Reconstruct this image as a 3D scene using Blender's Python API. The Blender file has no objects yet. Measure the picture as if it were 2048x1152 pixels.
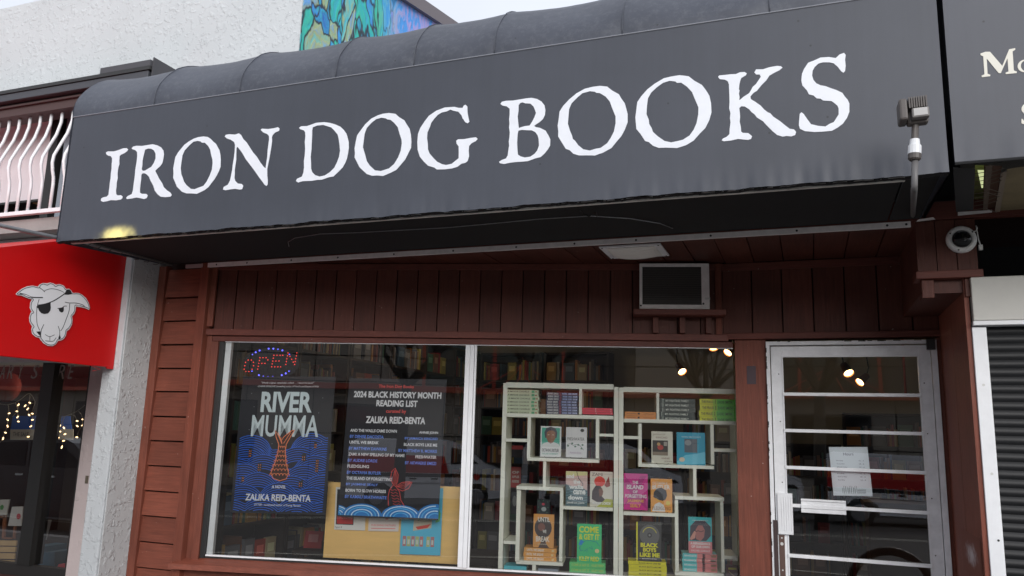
import bpy, math, random
from mathutils import Vector, Matrix
from mathutils.geometry import tessellate_polygon
random.seed(7)
SC = bpy.context.scene
COL = SC.collection
R = math.radians

# ---------------------------------------------------------------- camera
F_PX, PITCH, ROLL, YAW = 1575.7, 0.179782, 0.0278275, 0.359827
EYE = Vector((0, 0, 1.55))
fw = Vector((-math.sin(YAW)*math.cos(PITCH), math.cos(YAW)*math.cos(PITCH), math.sin(PITCH)))
r0 = Vector((math.cos(YAW), math.sin(YAW), 0)); u0 = r0.cross(fw)
cr = r0*math.cos(ROLL)+u0*math.sin(ROLL); cu = -r0*math.sin(ROLL)+u0*math.cos(ROLL)
cam = bpy.data.cameras.new('camera'); cam_o = bpy.data.objects.new('camera', cam); COL.objects.link(cam_o)
m = Matrix((( cr.x, cu.x, -fw.x, EYE.x), (cr.y, cu.y, -fw.y, EYE.y), (cr.z, cu.z, -fw.z, EYE.z), (0, 0, 0, 1)))
cam_o.matrix_world = m
cam.sensor_width = 36; cam.lens = F_PX/2048*36; cam.clip_end = 500; cam.clip_start = .05
SC.camera = cam_o
SC.render.resolution_x = 1024; SC.render.resolution_y = 576

# ---------------------------------------------------------------- sky, sun, exposure
world = bpy.data.worlds.new('World'); SC.world = world; world.use_nodes = True
nt = world.node_tree; nt.nodes.clear()
sky = nt.nodes.new('ShaderNodeTexSky'); sky.sky_type = 'NISHITA'; sky.sun_disc = False
SUN_EL, SUN_AZ = 19, 152          # azimuth measured from +Y clockwise
sky.sun_elevation = R(SUN_EL); sky.sun_rotation = R(SUN_AZ)
mix = nt.nodes.new('ShaderNodeMix'); mix.data_type = 'RGBA'; mix.inputs[0].default_value = .88
mix.inputs[7].default_value = (6.6, 6.9, 7.6, 1)      # even cloud deck
tc = nt.nodes.new('ShaderNodeTexCoord'); nz = nt.nodes.new('ShaderNodeTexNoise'); nz.inputs['Scale'].default_value = 2.2; nz.inputs['Detail'].default_value = 5
cm = nt.nodes.new('ShaderNodeMapRange'); cm.inputs['To Min'].default_value = .86; cm.inputs['To Max'].default_value = 1.12
ml = nt.nodes.new('ShaderNodeVectorMath'); ml.operation = 'SCALE'
bg = nt.nodes.new('ShaderNodeBackground'); bg.inputs[1].default_value = .07
wo = nt.nodes.new('ShaderNodeOutputWorld')
nt.links.new(sky.outputs[0], mix.inputs[6]); nt.links.new(tc.outputs['Generated'], nz.inputs['Vector'])
nt.links.new(nz.outputs['Fac'], cm.inputs['Value']); nt.links.new(mix.outputs[2], ml.inputs[0]); nt.links.new(cm.outputs[0], ml.inputs['Scale'])
nt.links.new(ml.outputs[0], bg.inputs[0]); nt.links.new(bg.outputs[0], wo.inputs[0])
sun = bpy.data.lights.new('sun', 'SUN'); sun.energy = 1.5; sun.angle = R(42); sun.color = (1, .975, .95)
sun_o = bpy.data.objects.new('sun', sun); COL.objects.link(sun_o)
sd = Vector((math.sin(R(SUN_AZ))*math.cos(R(SUN_EL)), math.cos(R(SUN_AZ))*math.cos(R(SUN_EL)), math.sin(R(SUN_EL))))
sun_o.rotation_euler = sd.to_track_quat('Z', 'Y').to_euler(); sun_o.location = (3, -6, 12)
SC.view_settings.view_transform = 'Standard'; SC.view_settings.look = 'None'
SC.view_settings.exposure = 1.03; SC.view_settings.gamma = 1

# ---------------------------------------------------------------- geometry helpers
def ray(x, y): return (x-1024)*cr-(y-576)*cu+F_PX*fw
def on(x, y, n, d):
    v = ray(x, y); return EYE+v*((d-EYE.dot(n))/v.dot(n))
def PY(x, y, Y): return on(x, y, Vector((0, 1, 0)), Y)
def PX(x, y, X): return on(x, y, Vector((1, 0, 0)), X)
def PZ(x, y, Z): return on(x, y, Vector((0, 0, 1)), Z)
BA = 0.223736
WD = Vector((math.cos(BA), math.sin(BA), 0)); WN = Vector((-math.sin(BA), math.cos(BA), 0))
WO = Vector((-.42, 5.0, 0))
def PW(x, y, t=0):                      # point of the window wall, as (s, z)
    p = on(x, y, WN, WN.dot(WO)+t); return ((p-WO).dot(WD), p.z)

class Fr:
    """a = along, b = up, c = outwards (towards the street)"""
    def __init__(s, o, ea, eb, ec): s.o, s.ea, s.eb, s.ec = Vector(o), Vector(ea), Vector(eb), Vector(ec)
    def p(s, a, b, c=0): return s.o+s.ea*a+s.eb*b+s.ec*c
Z3 = Vector((0, 0, 1))
WLD = Fr((0, 0, 0), (1, 0, 0), (0, 0, 1), (0, -1, 0))        # a=X b=Z c=-Y
def FY(Y): return Fr((0, Y, 0), (1, 0, 0), (0, 0, 1), (0, -1, 0))
def FW(t=0): return Fr(WO+WN*t, WD, (0, 0, 1), -WN)
def FX(X): return Fr((X, 0, 0), (0, 1, 0), (0, 0, 1), (1, 0, 0))

class MB:
    def __init__(s): s.v = []; s.f = []; s.sm = False
    def box(s, fr, a0, a1, b0, b1, c0, c1):
        n = len(s.v)
        for c in (c0, c1):
            for a, b in ((a0, b0), (a1, b0), (a1, b1), (a0, b1)): s.v.append(fr.p(a, b, c))
        for q in ((0, 3, 2, 1), (4, 5, 6, 7), (0, 1, 5, 4), (1, 2, 6, 5), (2, 3, 7, 6), (3, 0, 4, 7)): s.f.append([n+i for i in q])
        return s
    def poly(s, fr, out, holes=(), c=0, d=0):
        loops = [out]+list(holes)
        tri = tessellate_polygon([[Vector((a, b, 0)) for a, b in L] for L in loops])
        n = len(s.v); flat = [p for L in loops for p in L]
        for a, b in flat: s.v.append(fr.p(a, b, c))
        for t in tri: s.f.append([n+i for i in t])
        if d:
            m_ = len(flat)
            for a, b in flat: s.v.append(fr.p(a, b, c-d))
            for t in tri: s.f.append([n+m_+i for i in reversed(t)])
            k = 0
            for L in loops:
                for i in range(len(L)):
                    j = (i+1) % len(L); s.f.append([n+k+i, n+k+j, n+m_+k+j, n+m_+k+i])
                k += len(L)
        return s
    def quad(s, *pts):
        n = len(s.v); s.v += [Vector(p) for p in pts]; s.f.append(list(range(n, n+len(pts)))); return s
    def tube(s, pts, r, seg=8, cap=True):
        pts = [Vector(p) for p in pts]; n = len(s.v); N = len(pts)
        rr = r if isinstance(r, (list, tuple)) else [r]*N
        prev = None
        for i, p in enumerate(pts):
            t = (pts[min(i+1, N-1)]-pts[max(i-1, 0)]).normalized()
            if prev is None: u = t.orthogonal().normalized()
            else:
                u = prev-t*prev.dot(t); u = u.normalized() if u.length > 1e-6 else t.orthogonal().normalized()
            prev = u; w = t.cross(u)
            for k in range(seg):
                a = 2*math.pi*k/seg; s.v.append(p+(u*math.cos(a)+w*math.sin(a))*rr[i])
        for i in range(N-1):
            for k in range(seg):
                k2 = (k+1) % seg; s.f.append([n+i*seg+k, n+i*seg+k2, n+(i+1)*seg+k2, n+(i+1)*seg+k])
        if cap:
            s.f.append([n+k for k in reversed(range(seg))]); s.f.append([n+(N-1)*seg+k for k in range(seg)])
        return s
    def line(s, fr, pts, w, c, closed=False):           # flat stroke on a frame
        P = [Vector((a, b)) for a, b in pts]; N = len(P)
        if closed: P = P+[P[0]]; N += 1
        n = len(s.v)
        for i, p in enumerate(P):
            if closed: t = P[(i+1) % (N-1)]-P[(i-1) % (N-1)]
            else: t = P[min(i+1, N-1)]-P[max(i-1, 0)]
            if t.length < 1e-9: t = Vector((1, 0))
            t.normalize(); q = Vector((-t.y, t.x))*w/2
            s.v.append(fr.p(p.x+q.x, p.y+q.y, c)); s.v.append(fr.p(p.x-q.x, p.y-q.y, c))
        for i in range(N-1): s.f.append([n+2*i, n+2*i+1, n+2*i+3, n+2*i+2])
        return s
    def disc(s, fr, a, b, r, c, r2=None, seg=24, a0=0, a1=2*math.pi):
        return s.poly(fr, [(a+r*math.cos(a0+(a1-a0)*k/seg), b+(r2 or r)*math.sin(a0+(a1-a0)*k/seg)) for k in range(seg if a1-a0 > 6.28 else seg+1)], c=c)
    def grid(s, fn, nu, nv):
        n = len(s.v)
        for j in range(nv+1):
            for i in range(nu+1): s.v.append(Vector(fn(i/nu, j/nv)))
        for j in range(nv):
            for i in range(nu):
                k = n+j*(nu+1)+i; s.f.append([k, k+1, k+nu+2, k+nu+1])
        return s
    def build(s, name, mat, parent=None, smooth=False, bevel=0, **props):
        off = OFF.get(parent, Vector((0, 0, 0)))
        me = bpy.data.meshes.new(name); me.from_pydata([v-off for v in s.v], [], s.f); me.update()
        me.materials.append(mat)
        if smooth: me.polygons.foreach_set('use_smooth', [True]*len(me.polygons))
        o = bpy.data.objects.new(name, me); COL.objects.link(o)
        if parent is not None: o.parent = parent
        OFF[o] = off
        if bevel:
            b = o.modifiers.new('bevel', 'BEVEL'); b.width = bevel; b.segments = 2; b.limit_method = 'ANGLE'; b.angle_limit = R(40)
        for k, v in props.items(): o[k] = v
        return o
OFF = {}
def thing(name, label, cat, loc=(0, 0, 0), group=None):
    o = bpy.data.objects.new(name, None); COL.objects.link(o); o.location = loc; OFF[o] = Vector(loc)
    o['label'] = label; o['category'] = cat
    if group: o['group'] = group
    return o
def tag(o, label, cat, group=None):
    o['label'] = label; o['category'] = cat
    if group: o['group'] = group
    return o
def box(fr, *a): return MB().box(fr, *a)
def dup(root, dloc=(0, 0, 0), rz=0, label=None, loc=None):
    r = root.copy(); COL.objects.link(r)
    r.location = Vector(loc) if loc is not None else root.location+Vector(dloc)
    r.rotation_euler = (0, 0, rz)
    if label: r['label'] = label
    for ch in list(root.children):
        c = ch.copy(); COL.objects.link(c); c.parent = r
        for g in ch.children:
            d = g.copy(); COL.objects.link(d); d.parent = c
    return r
_tc = {}
def text_mesh(s, bold=0, shear=0):
    k = (s, bold, shear)
    if k not in _tc:
        cv = bpy.data.curves.new('t', 'FONT'); cv.body = s; cv.offset = bold; cv.shear = shear; cv.resolution_u = 3
        o = bpy.data.objects.new('t', cv); COL.objects.link(o)
        me = bpy.data.meshes.new_from_object(o.evaluated_get(bpy.context.evaluated_depsgraph_get()))
        vs = [tuple(v.co) for v in me.vertices]; fs = [list(p.vertices) for p in me.polygons]
        bpy.data.objects.remove(o); bpy.data.curves.remove(cv); bpy.data.meshes.remove(me)
        xs = [v[0] for v in vs] or [0]; ys = [v[1] for v in vs] or [0]
        _tc[k] = (vs, fs, min(xs), max(xs), min(ys), max(ys))
    return _tc[k]
def text(mb, fr, s, a0, a1, b0, b1, c, bold=0, shear=0):
    """print a line of writing fitted to the box a0..a1, b0..b1"""
    vs, fs, x0, x1, y0, y1 = text_mesh(s, bold, shear)
    if not vs: return mb
    n = len(mb.v); sx = (a1-a0)/max(x1-x0, 1e-6); sy = (b1-b0)/max(y1-y0, 1e-6)
    for v in vs: mb.v.append(fr.p(a0+(v[0]-x0)*sx, b0+(v[1]-y0)*sy, c))
    for f in fs: mb.f.append([n+i for i in f])
    return mb

# ---------------------------------------------------------------- materials
def mat(name, col, rough=.6, metal=0, spec=.5, noise=0, nscale=8, bump=0, bscale=60, stretch=(1, 1, 1), emit=None, estr=0, rand=0, coat=0):
    m = bpy.data.materials.new(name); m.use_nodes = True; t = m.node_tree; b = t.nodes['Principled BSDF']
    b.inputs['Base Color'].default_value = (*col, 1); b.inputs['Roughness'].default_value = rough
    b.inputs['Metallic'].default_value = metal; b.inputs['Specular IOR Level'].default_value = spec
    b.inputs['Coat Weight'].default_value = coat
    L = t.links.new; N = t.nodes.new
    if noise or bump:
        co = N('ShaderNodeTexCoord'); mp = N('ShaderNodeMapping'); mp.inputs['Scale'].default_value = stretch
        L(co.outputs['Object'], mp.inputs[0])
    cur = None
    if noise:
        n = N('ShaderNodeTexNoise'); n.inputs['Scale'].default_value = nscale; n.inputs['Detail'].default_value = 6; n.inputs['Roughness'].default_value = .65
        L(mp.outputs[0], n.inputs['Vector'])
        r = N('ShaderNodeMapRange'); r.inputs['From Min'].default_value = .25; r.inputs['From Max'].default_value = .75
        r.inputs['To Min'].default_value = 1-noise; r.inputs['To Max'].default_value = 1+noise; L(n.outputs['Fac'], r.inputs['Value'])
        s = N('ShaderNodeVectorMath'); s.operation = 'SCALE'; s.inputs[0].default_value = col; L(r.outputs[0], s.inputs['Scale'])
        L(s.outputs[0], b.inputs['Base Color']); cur = s.outputs[0]
        rr = N('ShaderNodeMapRange'); rr.inputs['To Min'].default_value = max(0, rough-.1); rr.inputs['To Max'].default_value = min(1, rough+.1); L(n.outputs['Fac'], rr.inputs['Value']); L(rr.outputs[0], b.inputs['Roughness'])
    if rand:
        oi = N('ShaderNodeObjectInfo'); r2 = N('ShaderNodeMapRange'); r2.inputs['To Min'].default_value = 1-rand; r2.inputs['To Max'].default_value = 1+rand
        L(oi.outputs['Random'], r2.inputs['Value']); s2 = N('ShaderNodeVectorMath'); s2.operation = 'SCALE'
        if cur: L(cur, s2.inputs[0])
        else: s2.inputs[0].default_value = col
        L(r2.outputs[0], s2.inputs['Scale']); L(s2.outputs[0], b.inputs['Base Color'])
    if bump:
        n2 = N('ShaderNodeTexNoise'); n2.inputs['Scale'].default_value = bscale; n2.inputs['Detail'].default_value = 4; L(mp.outputs[0], n2.inputs['Vector'])
        bp = N('ShaderNodeBump'); bp.inputs['Strength'].default_value = bump; bp.inputs['Distance'].default_value = .004
        L(n2.outputs['Fac'], bp.inputs['Height']); L(bp.outputs[0], b.inputs['Normal'])
    if emit:
        b.inputs['Emission Color'].default_value = (*emit, 1); b.inputs['Emission Strength'].default_value = estr
    return m

def mat_wood(name, col, vertical, rand=.12, rough=.55):
    """old brown-red painted cedar: long grain, paint worn thin in streaks"""
    m = bpy.data.materials.new(name); m.use_nodes = True; t = m.node_tree; b = t.nodes['Principled BSDF']; L = t.links.new; N = t.nodes.new
    co = N('ShaderNodeTexCoord'); oi = N('ShaderNodeObjectInfo')
    ad = N('ShaderNodeVectorMath'); ad.operation = 'ADD'; sc_ = N('ShaderNodeVectorMath'); sc_.operation = 'SCALE'
    sc_.inputs[0].default_value = (17, 31, 13); L(oi.outputs['Random'], sc_.inputs['Scale']); L(co.outputs['Object'], ad.inputs[0]); L(sc_.outputs[0], ad.inputs[1])
    mp = N('ShaderNodeMapping'); mp.inputs['Scale'].default_value = (14, 14, .8) if vertical == 'z' else ((.8, 14, 14) if vertical == 'x' else (14, .8, 14))
    L(ad.outputs[0], mp.inputs[0])
    g = N('ShaderNodeTexNoise'); g.inputs['Scale'].default_value = 6; g.inputs['Detail'].default_value = 8; g.inputs['Roughness'].default_value = .7; g.inputs['Distortion'].default_value = .4
    L(mp.outputs[0], g.inputs['Vector'])
    big = N('ShaderNodeTexNoise'); big.inputs['Scale'].default_value = 3; big.inputs['Detail'].default_value = 5; L(ad.outputs[0], big.inputs['Vector'])
    v1 = N('ShaderNodeMapRange'); v1.inputs['From Min'].default_value = .3; v1.inputs['From Max'].default_value = .7; v1.inputs['To Min'].default_value = .72; v1.inputs['To Max'].default_value = 1.25; L(g.outputs['Fac'], v1.inputs['Value'])
    v2 = N('ShaderNodeMapRange'); v2.inputs['From Min'].default_value = .3; v2.inputs['From Max'].default_value = .7; v2.inputs['To Min'].default_value = .82; v2.inputs['To Max'].default_value = 1.18; L(big.outputs['Fac'], v2.inputs['Value'])
    v3 = N('ShaderNodeMapRange'); v3.inputs['To Min'].default_value = 1-rand; v3.inputs['To Max'].default_value = 1+rand; L(oi.outputs['Random'], v3.inputs['Value'])
    m1 = N('ShaderNodeMath'); m1.operation = 'MULTIPLY'; L(v1.outputs[0], m1.inputs[0]); L(v2.outputs[0], m1.inputs[1])
    m2 = N('ShaderNodeMath'); m2.operation = 'MULTIPLY'; L(m1.outputs[0], m2.inputs[0]); L(v3.outputs[0], m2.inputs[1])
    s = N('ShaderNodeVectorMath'); s.operation = 'SCALE'; s.inputs[0].default_value = col; L(m2.outputs[0], s.inputs['Scale'])
    # small chips down to pale primer
    ch = N('ShaderNodeTexNoise'); ch.inputs['Scale'].default_value = 34; ch.inputs['Detail'].default_value = 3; L(ad.outputs[0], ch.inputs['Vector'])
    cr_ = N('ShaderNodeMapRange'); cr_.inputs['From Min'].default_value = .74; cr_.inputs['From Max'].default_value = .78; L(ch.outputs['Fac'], cr_.inputs['Value'])
    mx = N('ShaderNodeMix'); mx.data_type = 'RGBA'; mx.inputs[7].default_value = (.42, .32, .28, 1); L(cr_.outputs[0], mx.inputs[0]); L(s.outputs[0], mx.inputs[6])
    L(mx.outputs[2], b.inputs['Base Color']); b.inputs['Roughness'].default_value = rough; b.inputs['Specular IOR Level'].default_value = .4
    bp = N('ShaderNodeBump'); bp.inputs['Strength'].default_value = .5; bp.inputs['Distance'].default_value = .004; L(g.outputs['Fac'], bp.inputs['Height']); L(bp.outputs[0], b.inputs['Normal'])
    return m
RED = (.185, .052, .031)      # lighter brown-red boards: siding, jambs and posts
DEEP = (.098, .028, .018)     # darker brown-red boards: fascia, soffit and bulkhead
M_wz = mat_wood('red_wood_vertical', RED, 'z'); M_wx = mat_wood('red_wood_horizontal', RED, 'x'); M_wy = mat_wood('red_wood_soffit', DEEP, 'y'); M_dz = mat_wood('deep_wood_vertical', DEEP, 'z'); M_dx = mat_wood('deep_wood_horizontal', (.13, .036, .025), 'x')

def mat_stucco(name, col, scale=9, strength=.8, dist=.02, dirt=.08):
    m = bpy.data.materials.new(name); m.use_nodes = True; t = m.node_tree; b = t.nodes['Principled BSDF']; L = t.links.new; N = t.nodes.new
    co = N('ShaderNodeTexCoord')
    w = N('ShaderNodeTexNoise'); w.inputs['Scale'].default_value = scale; w.inputs['Detail'].default_value = 5; w.inputs['Distortion'].default_value = .6; L(co.outputs['Object'], w.inputs['Vector'])
    e0 = N('ShaderNodeMapRange'); e0.interpolation_type = 'SMOOTHSTEP'; e0.inputs['From Min'].default_value = .50; e0.inputs['From Max'].default_value = .54; L(w.outputs['Fac'], e0.inputs['Value'])
    mk = N('ShaderNodeTexNoise'); mk.inputs['Scale'].default_value = scale*1.3; mk.inputs['Detail'].default_value = 2; ms = N('ShaderNodeVectorMath'); ms.operation = 'ADD'; ms.inputs[1].default_value = (7, 3, 5); L(co.outputs['Object'], ms.inputs[0]); L(ms.outputs[0], mk.inputs['Vector'])
    mr = N('ShaderNodeMapRange'); mr.inputs['From Min'].default_value = .42; mr.inputs['From Max'].default_value = .6; L(mk.outputs['Fac'], mr.inputs['Value'])
    e = N('ShaderNodeMath'); e.operation = 'MULTIPLY'; L(e0.outputs[0], e.inputs[0]); L(mr.outputs[0], e.inputs[1])
    f = N('ShaderNodeTexNoise'); f.inputs['Scale'].default_value = scale*9; f.inputs['Detail'].default_value = 4; L(co.outputs['Object'], f.inputs['Vector'])
    a = N('ShaderNodeMath'); a.operation = 'MULTIPLY_ADD'; a.inputs[1].default_value = .35; L(f.outputs['Fac'], a.inputs[0]); L(e.outputs[0], a.inputs[2])
    bp = N('ShaderNodeBump'); bp.inputs['Strength'].default_value = strength; bp.inputs['Distance'].default_value = dist; L(a.outputs[0], bp.inputs['Height']); L(bp.outputs[0], b.inputs['Normal'])
    d = N('ShaderNodeTexNoise'); d.inputs['Scale'].default_value = 1.7; d.inputs['Detail'].default_value = 8; L(co.outputs['Object'], d.inputs['Vector'])
    r = N('ShaderNodeMapRange'); r.inputs['From Min'].default_value = .3; r.inputs['From Max'].default_value = .7; r.inputs['To Min'].default_value = 1-dirt; r.inputs['To Max'].default_value = 1; L(d.outputs['Fac'], r.inputs['Value'])
    s = N('ShaderNodeVectorMath'); s.operation = 'SCALE'; s.inputs[0].default_value = col; L(r.outputs[0], s.inputs['Scale']); L(s.outputs[0], b.inputs['Base Color'])
    b.inputs['Roughness'].default_value = .9
    return m
M_stucco = mat_stucco('white_stucco', (.55, .575, .59), 19, .6, .006)
M_stucco2 = mat_stucco('grey_white_stucco', (.55, .56, .56), 24, .6, .007)
M_render = mat_stucco('pinkish_render', (.56, .48, .47), 5, .4, .01, .15)

def mat_vinyl(name, col, painted_glow=False, mottle=0):
    m = bpy.data.materials.new(name); m.use_nodes = True; t = m.node_tree; b = t.nodes['Principled BSDF']; L = t.links.new; N = t.nodes.new
    co = N('ShaderNodeTexCoord')
    d = N('ShaderNodeTexNoise'); d.inputs['Scale'].default_value = 1.1; d.inputs['Detail'].default_value = 9; d.inputs['Roughness'].default_value = .6; L(co.outputs['Object'], d.inputs['Vector'])
    r = N('ShaderNodeMapRange'); r.inputs['From Min'].default_value = .3; r.inputs['From Max'].default_value = .7; r.inputs['To Min'].default_value = .88; r.inputs['To Max'].default_value = 1.14; L(d.outputs['Fac'], r.inputs['Value'])
    # rain streaks: narrow along, long down
    mp = N('ShaderNodeMapping'); mp.inputs['Scale'].default_value = (40, 40, 1.4); L(co.outputs['Object'], mp.inputs[0])
    st = N('ShaderNodeTexNoise'); st.inputs['Scale'].default_value = 1; st.inputs['Detail'].default_value = 3; L(mp.outputs[0], st.inputs['Vector'])
    r2 = N('ShaderNodeMapRange'); r2.inputs['From Min'].default_value = .3; r2.inputs['From Max'].default_value = .7; r2.inputs['To Min'].default_value = .975; r2.inputs['To Max'].default_value = 1.03; L(st.outputs['Fac'], r2.inputs['Value'])
    m1 = N('ShaderNodeMath'); m1.operation = 'MULTIPLY'; L(r.outputs[0], m1.inputs[0]); L(r2.outputs[0], m1.inputs[1])
    s = N('ShaderNodeVectorMath'); s.operation = 'SCALE'; s.inputs[0].default_value = col; L(m1.outputs[0], s.inputs['Scale'])
    # specks of grime
    sp = N('ShaderNodeTexVoronoi'); sp.inputs['Scale'].default_value = 9; L(co.outputs['Object'], sp.inputs['Vector'])
    sr = N('ShaderNodeMapRange'); sr.inputs['From Min'].default_value = .03; sr.inputs['From Max'].default_value = .055; sr.inputs['To Min'].default_value = .75; sr.inputs['To Max'].default_value = 0; L(sp.outputs['Distance'], sr.inputs['Value'])
    mx = N('ShaderNodeMix'); mx.data_type = 'RGBA'; mx.inputs[7].default_value = (.015, .015, .016, 1); L(sr.outputs[0], mx.inputs[0]); L(s.outputs[0], mx.inputs[6])
    out = mx.outputs[2]
    if mottle:  # pale noise mottling mixed over the vinyl colour
        dn = N('ShaderNodeTexNoise'); dn.inputs['Scale'].default_value = 28; dn.inputs['Detail'].default_value = 8; dn.inputs['Roughness'].default_value = .8; L(co.outputs['Object'], dn.inputs['Vector'])
        dr = N('ShaderNodeMapRange'); dr.inputs['From Min'].default_value = .48; dr.inputs['From Max'].default_value = .75; dr.inputs['To Max'].default_value = mottle; L(dn.outputs['Fac'], dr.inputs['Value'])
        dm = N('ShaderNodeMix'); dm.data_type = 'RGBA'; dm.inputs[7].default_value = (.36, .37, .39, 1); L(dr.outputs[0], dm.inputs[0]); L(out, dm.inputs[6]); out = dm.outputs[2]
    L(out, b.inputs['Base Color']); b.inputs['Roughness'].default_value = .5; b.inputs['Specular IOR Level'].default_value = .45
    w = N('ShaderNodeTexNoise'); w.inputs['Scale'].default_value = 350; L(co.outputs['Object'], w.inputs['Vector'])
    bp = N('ShaderNodeBump'); bp.inputs['Strength'].default_value = .25; bp.inputs['Distance'].default_value = .001; L(w.outputs['Fac'], bp.inputs['Height']); L(bp.outputs[0], b.inputs['Normal'])
    if painted_glow:     # lamp glow through the worn hem, painted as emission; no lamp is built
        mp3 = N('ShaderNodeMapping'); mp3.inputs['Location'].default_value = painted_glow; L(co.outputs['Object'], mp3.inputs[0])
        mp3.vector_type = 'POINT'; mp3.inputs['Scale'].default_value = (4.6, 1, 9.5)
        g = N('ShaderNodeVectorMath'); g.operation = 'LENGTH'; mp3.inputs['Location'].default_value = (-painted_glow[0]*4.6, 0, -painted_glow[2]*9.5)
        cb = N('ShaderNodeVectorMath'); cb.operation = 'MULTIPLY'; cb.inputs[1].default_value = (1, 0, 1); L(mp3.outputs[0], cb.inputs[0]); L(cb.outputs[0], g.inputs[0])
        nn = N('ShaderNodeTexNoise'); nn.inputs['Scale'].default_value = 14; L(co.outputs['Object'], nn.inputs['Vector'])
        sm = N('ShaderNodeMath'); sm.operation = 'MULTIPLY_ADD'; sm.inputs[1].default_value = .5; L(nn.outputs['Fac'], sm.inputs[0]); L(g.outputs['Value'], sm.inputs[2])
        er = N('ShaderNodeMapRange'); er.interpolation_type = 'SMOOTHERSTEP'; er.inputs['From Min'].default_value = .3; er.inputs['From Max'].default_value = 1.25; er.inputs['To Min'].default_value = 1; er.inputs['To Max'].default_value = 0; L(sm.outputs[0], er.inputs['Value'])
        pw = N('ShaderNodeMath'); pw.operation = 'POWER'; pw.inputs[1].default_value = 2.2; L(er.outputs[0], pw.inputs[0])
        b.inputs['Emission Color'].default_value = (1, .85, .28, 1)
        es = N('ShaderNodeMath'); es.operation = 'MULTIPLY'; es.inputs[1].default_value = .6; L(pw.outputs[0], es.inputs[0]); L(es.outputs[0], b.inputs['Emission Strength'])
    return m

M_letter = mat('sign_white', (.75, .77, .82), .5, noise=.05, nscale=12)
M_dark = mat('black_fabric', (.012, .012, .013), .9)
M_darkm = mat('black_metal', (.02, .02, .02), .5)
M_alu = mat('painted_aluminium', (.82, .79, .77), .5, noise=.12, nscale=20)
M_white = mat('white_painted_metal', (.80, .81, .83), .4, noise=.06, nscale=9, bump=.1, bscale=30)
M_whitew = mat('white_worn_paint', (.84, .85, .87), .55, noise=.12, nscale=14, bump=.3, bscale=40)
M_shelf = mat('cream_shelf_laminate', (.86, .87, .77), .5, noise=.03)
M_rope = mat('dark_rope', (.03, .03, .028), .9)
M_steel = mat('galvanised_steel', (.35, .36, .38), .4, .7, noise=.15, nscale=30)
M_bronze = mat('grey_brown_paint', (.085, .073, .067), .45)
M_bright = mat('silver_label', (.62, .62, .6), .4)
M_screw = mat('screw_metal', (.12, .11, .1), .4, .8)
M_brown = mat('brown_anodised', (.16, .1, .085), .4, .5)
M_plastic = mat('white_plastic', (.85, .85, .83), .35)
M_blackgl = mat('black_gloss', (.008, .008, .01), .06)
M_ply = mat('yellow_plywood', (.86, .55, .19), .55, noise=.08, nscale=3, stretch=(1, 1, 6))
M_pine = mat('pale_pine', (.62, .42, .2), .6, noise=.12, nscale=5, stretch=(1, 1, 8))
M_paper = mat('white_paper', (.78, .79, .8), .7)
M_page = mat('book_pages', (.62, .58, .48), .8, noise=.12, nscale=300, stretch=(.02, .02, 1))
M_ink = mat('black_ink', (.02, .02, .022), .6)
M_concrete = mat('concrete', (.3, .29, .28), .9, noise=.15, bump=.4)
M_asphalt = mat('asphalt', (.085, .08, .075), .9, noise=.2, nscale=5, bump=.6, bscale=120)
M_paving = mat('sidewalk_concrete', (.14, .137, .132), .9, noise=.1, nscale=3, bump=.4, bscale=90)
_pc = {}
def paint(col, rough=.45, rand=0, emit=None, estr=0, name='print'):
    k = (col, rough, rand, emit, estr)
    if k not in _pc: _pc[k] = mat(name, col, rough, rand=rand, emit=emit, estr=estr)
    return _pc[k]
def mat_glass(name, refl=1.0, tint=(.97, .985, .98)):
    m = bpy.data.materials.new(name); m.use_nodes = True; t = m.node_tree; t.nodes.clear(); N = t.nodes.new; L = t.links.new
    o = N('ShaderNodeOutputMaterial'); mx = N('ShaderNodeMixShader'); tr = N('ShaderNodeBsdfTransparent'); gl = N('ShaderNodeBsdfGlossy'); fr = N('ShaderNodeFresnel')
    tr.inputs[0].default_value = (*tint, 1); gl.inputs['Roughness'].default_value = 0; fr.inputs['IOR'].default_value = 1.52
    ad = N('ShaderNodeMath'); ad.operation = 'MULTIPLY'; ad.inputs[1].default_value = 1.9*refl; ad.use_clamp = True
    # slight unevenness of old float glass
    co = N('ShaderNodeTexCoord'); nz_ = N('ShaderNodeTexNoise'); nz_.inputs['Scale'].default_value = 1.3; nz_.inputs['Detail'].default_value = 1; L(co.outputs['Object'], nz_.inputs['Vector'])
    bp = N('ShaderNodeBump'); bp.inputs['Strength'].default_value = .12; bp.inputs['Distance'].default_value = .01; L(nz_.outputs['Fac'], bp.inputs['Height']); L(bp.outputs[0], gl.inputs['Normal'])
    L(fr.outputs[0], ad.inputs[0]); L(ad.outputs[0], mx.inputs[0]); L(tr.outputs[0], mx.inputs[1]); L(gl.outputs[0], mx.inputs[2]); L(mx.outputs[0], o.inputs[0])
    return m
M_glass = mat_glass('shop_glass', 2.1)
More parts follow.
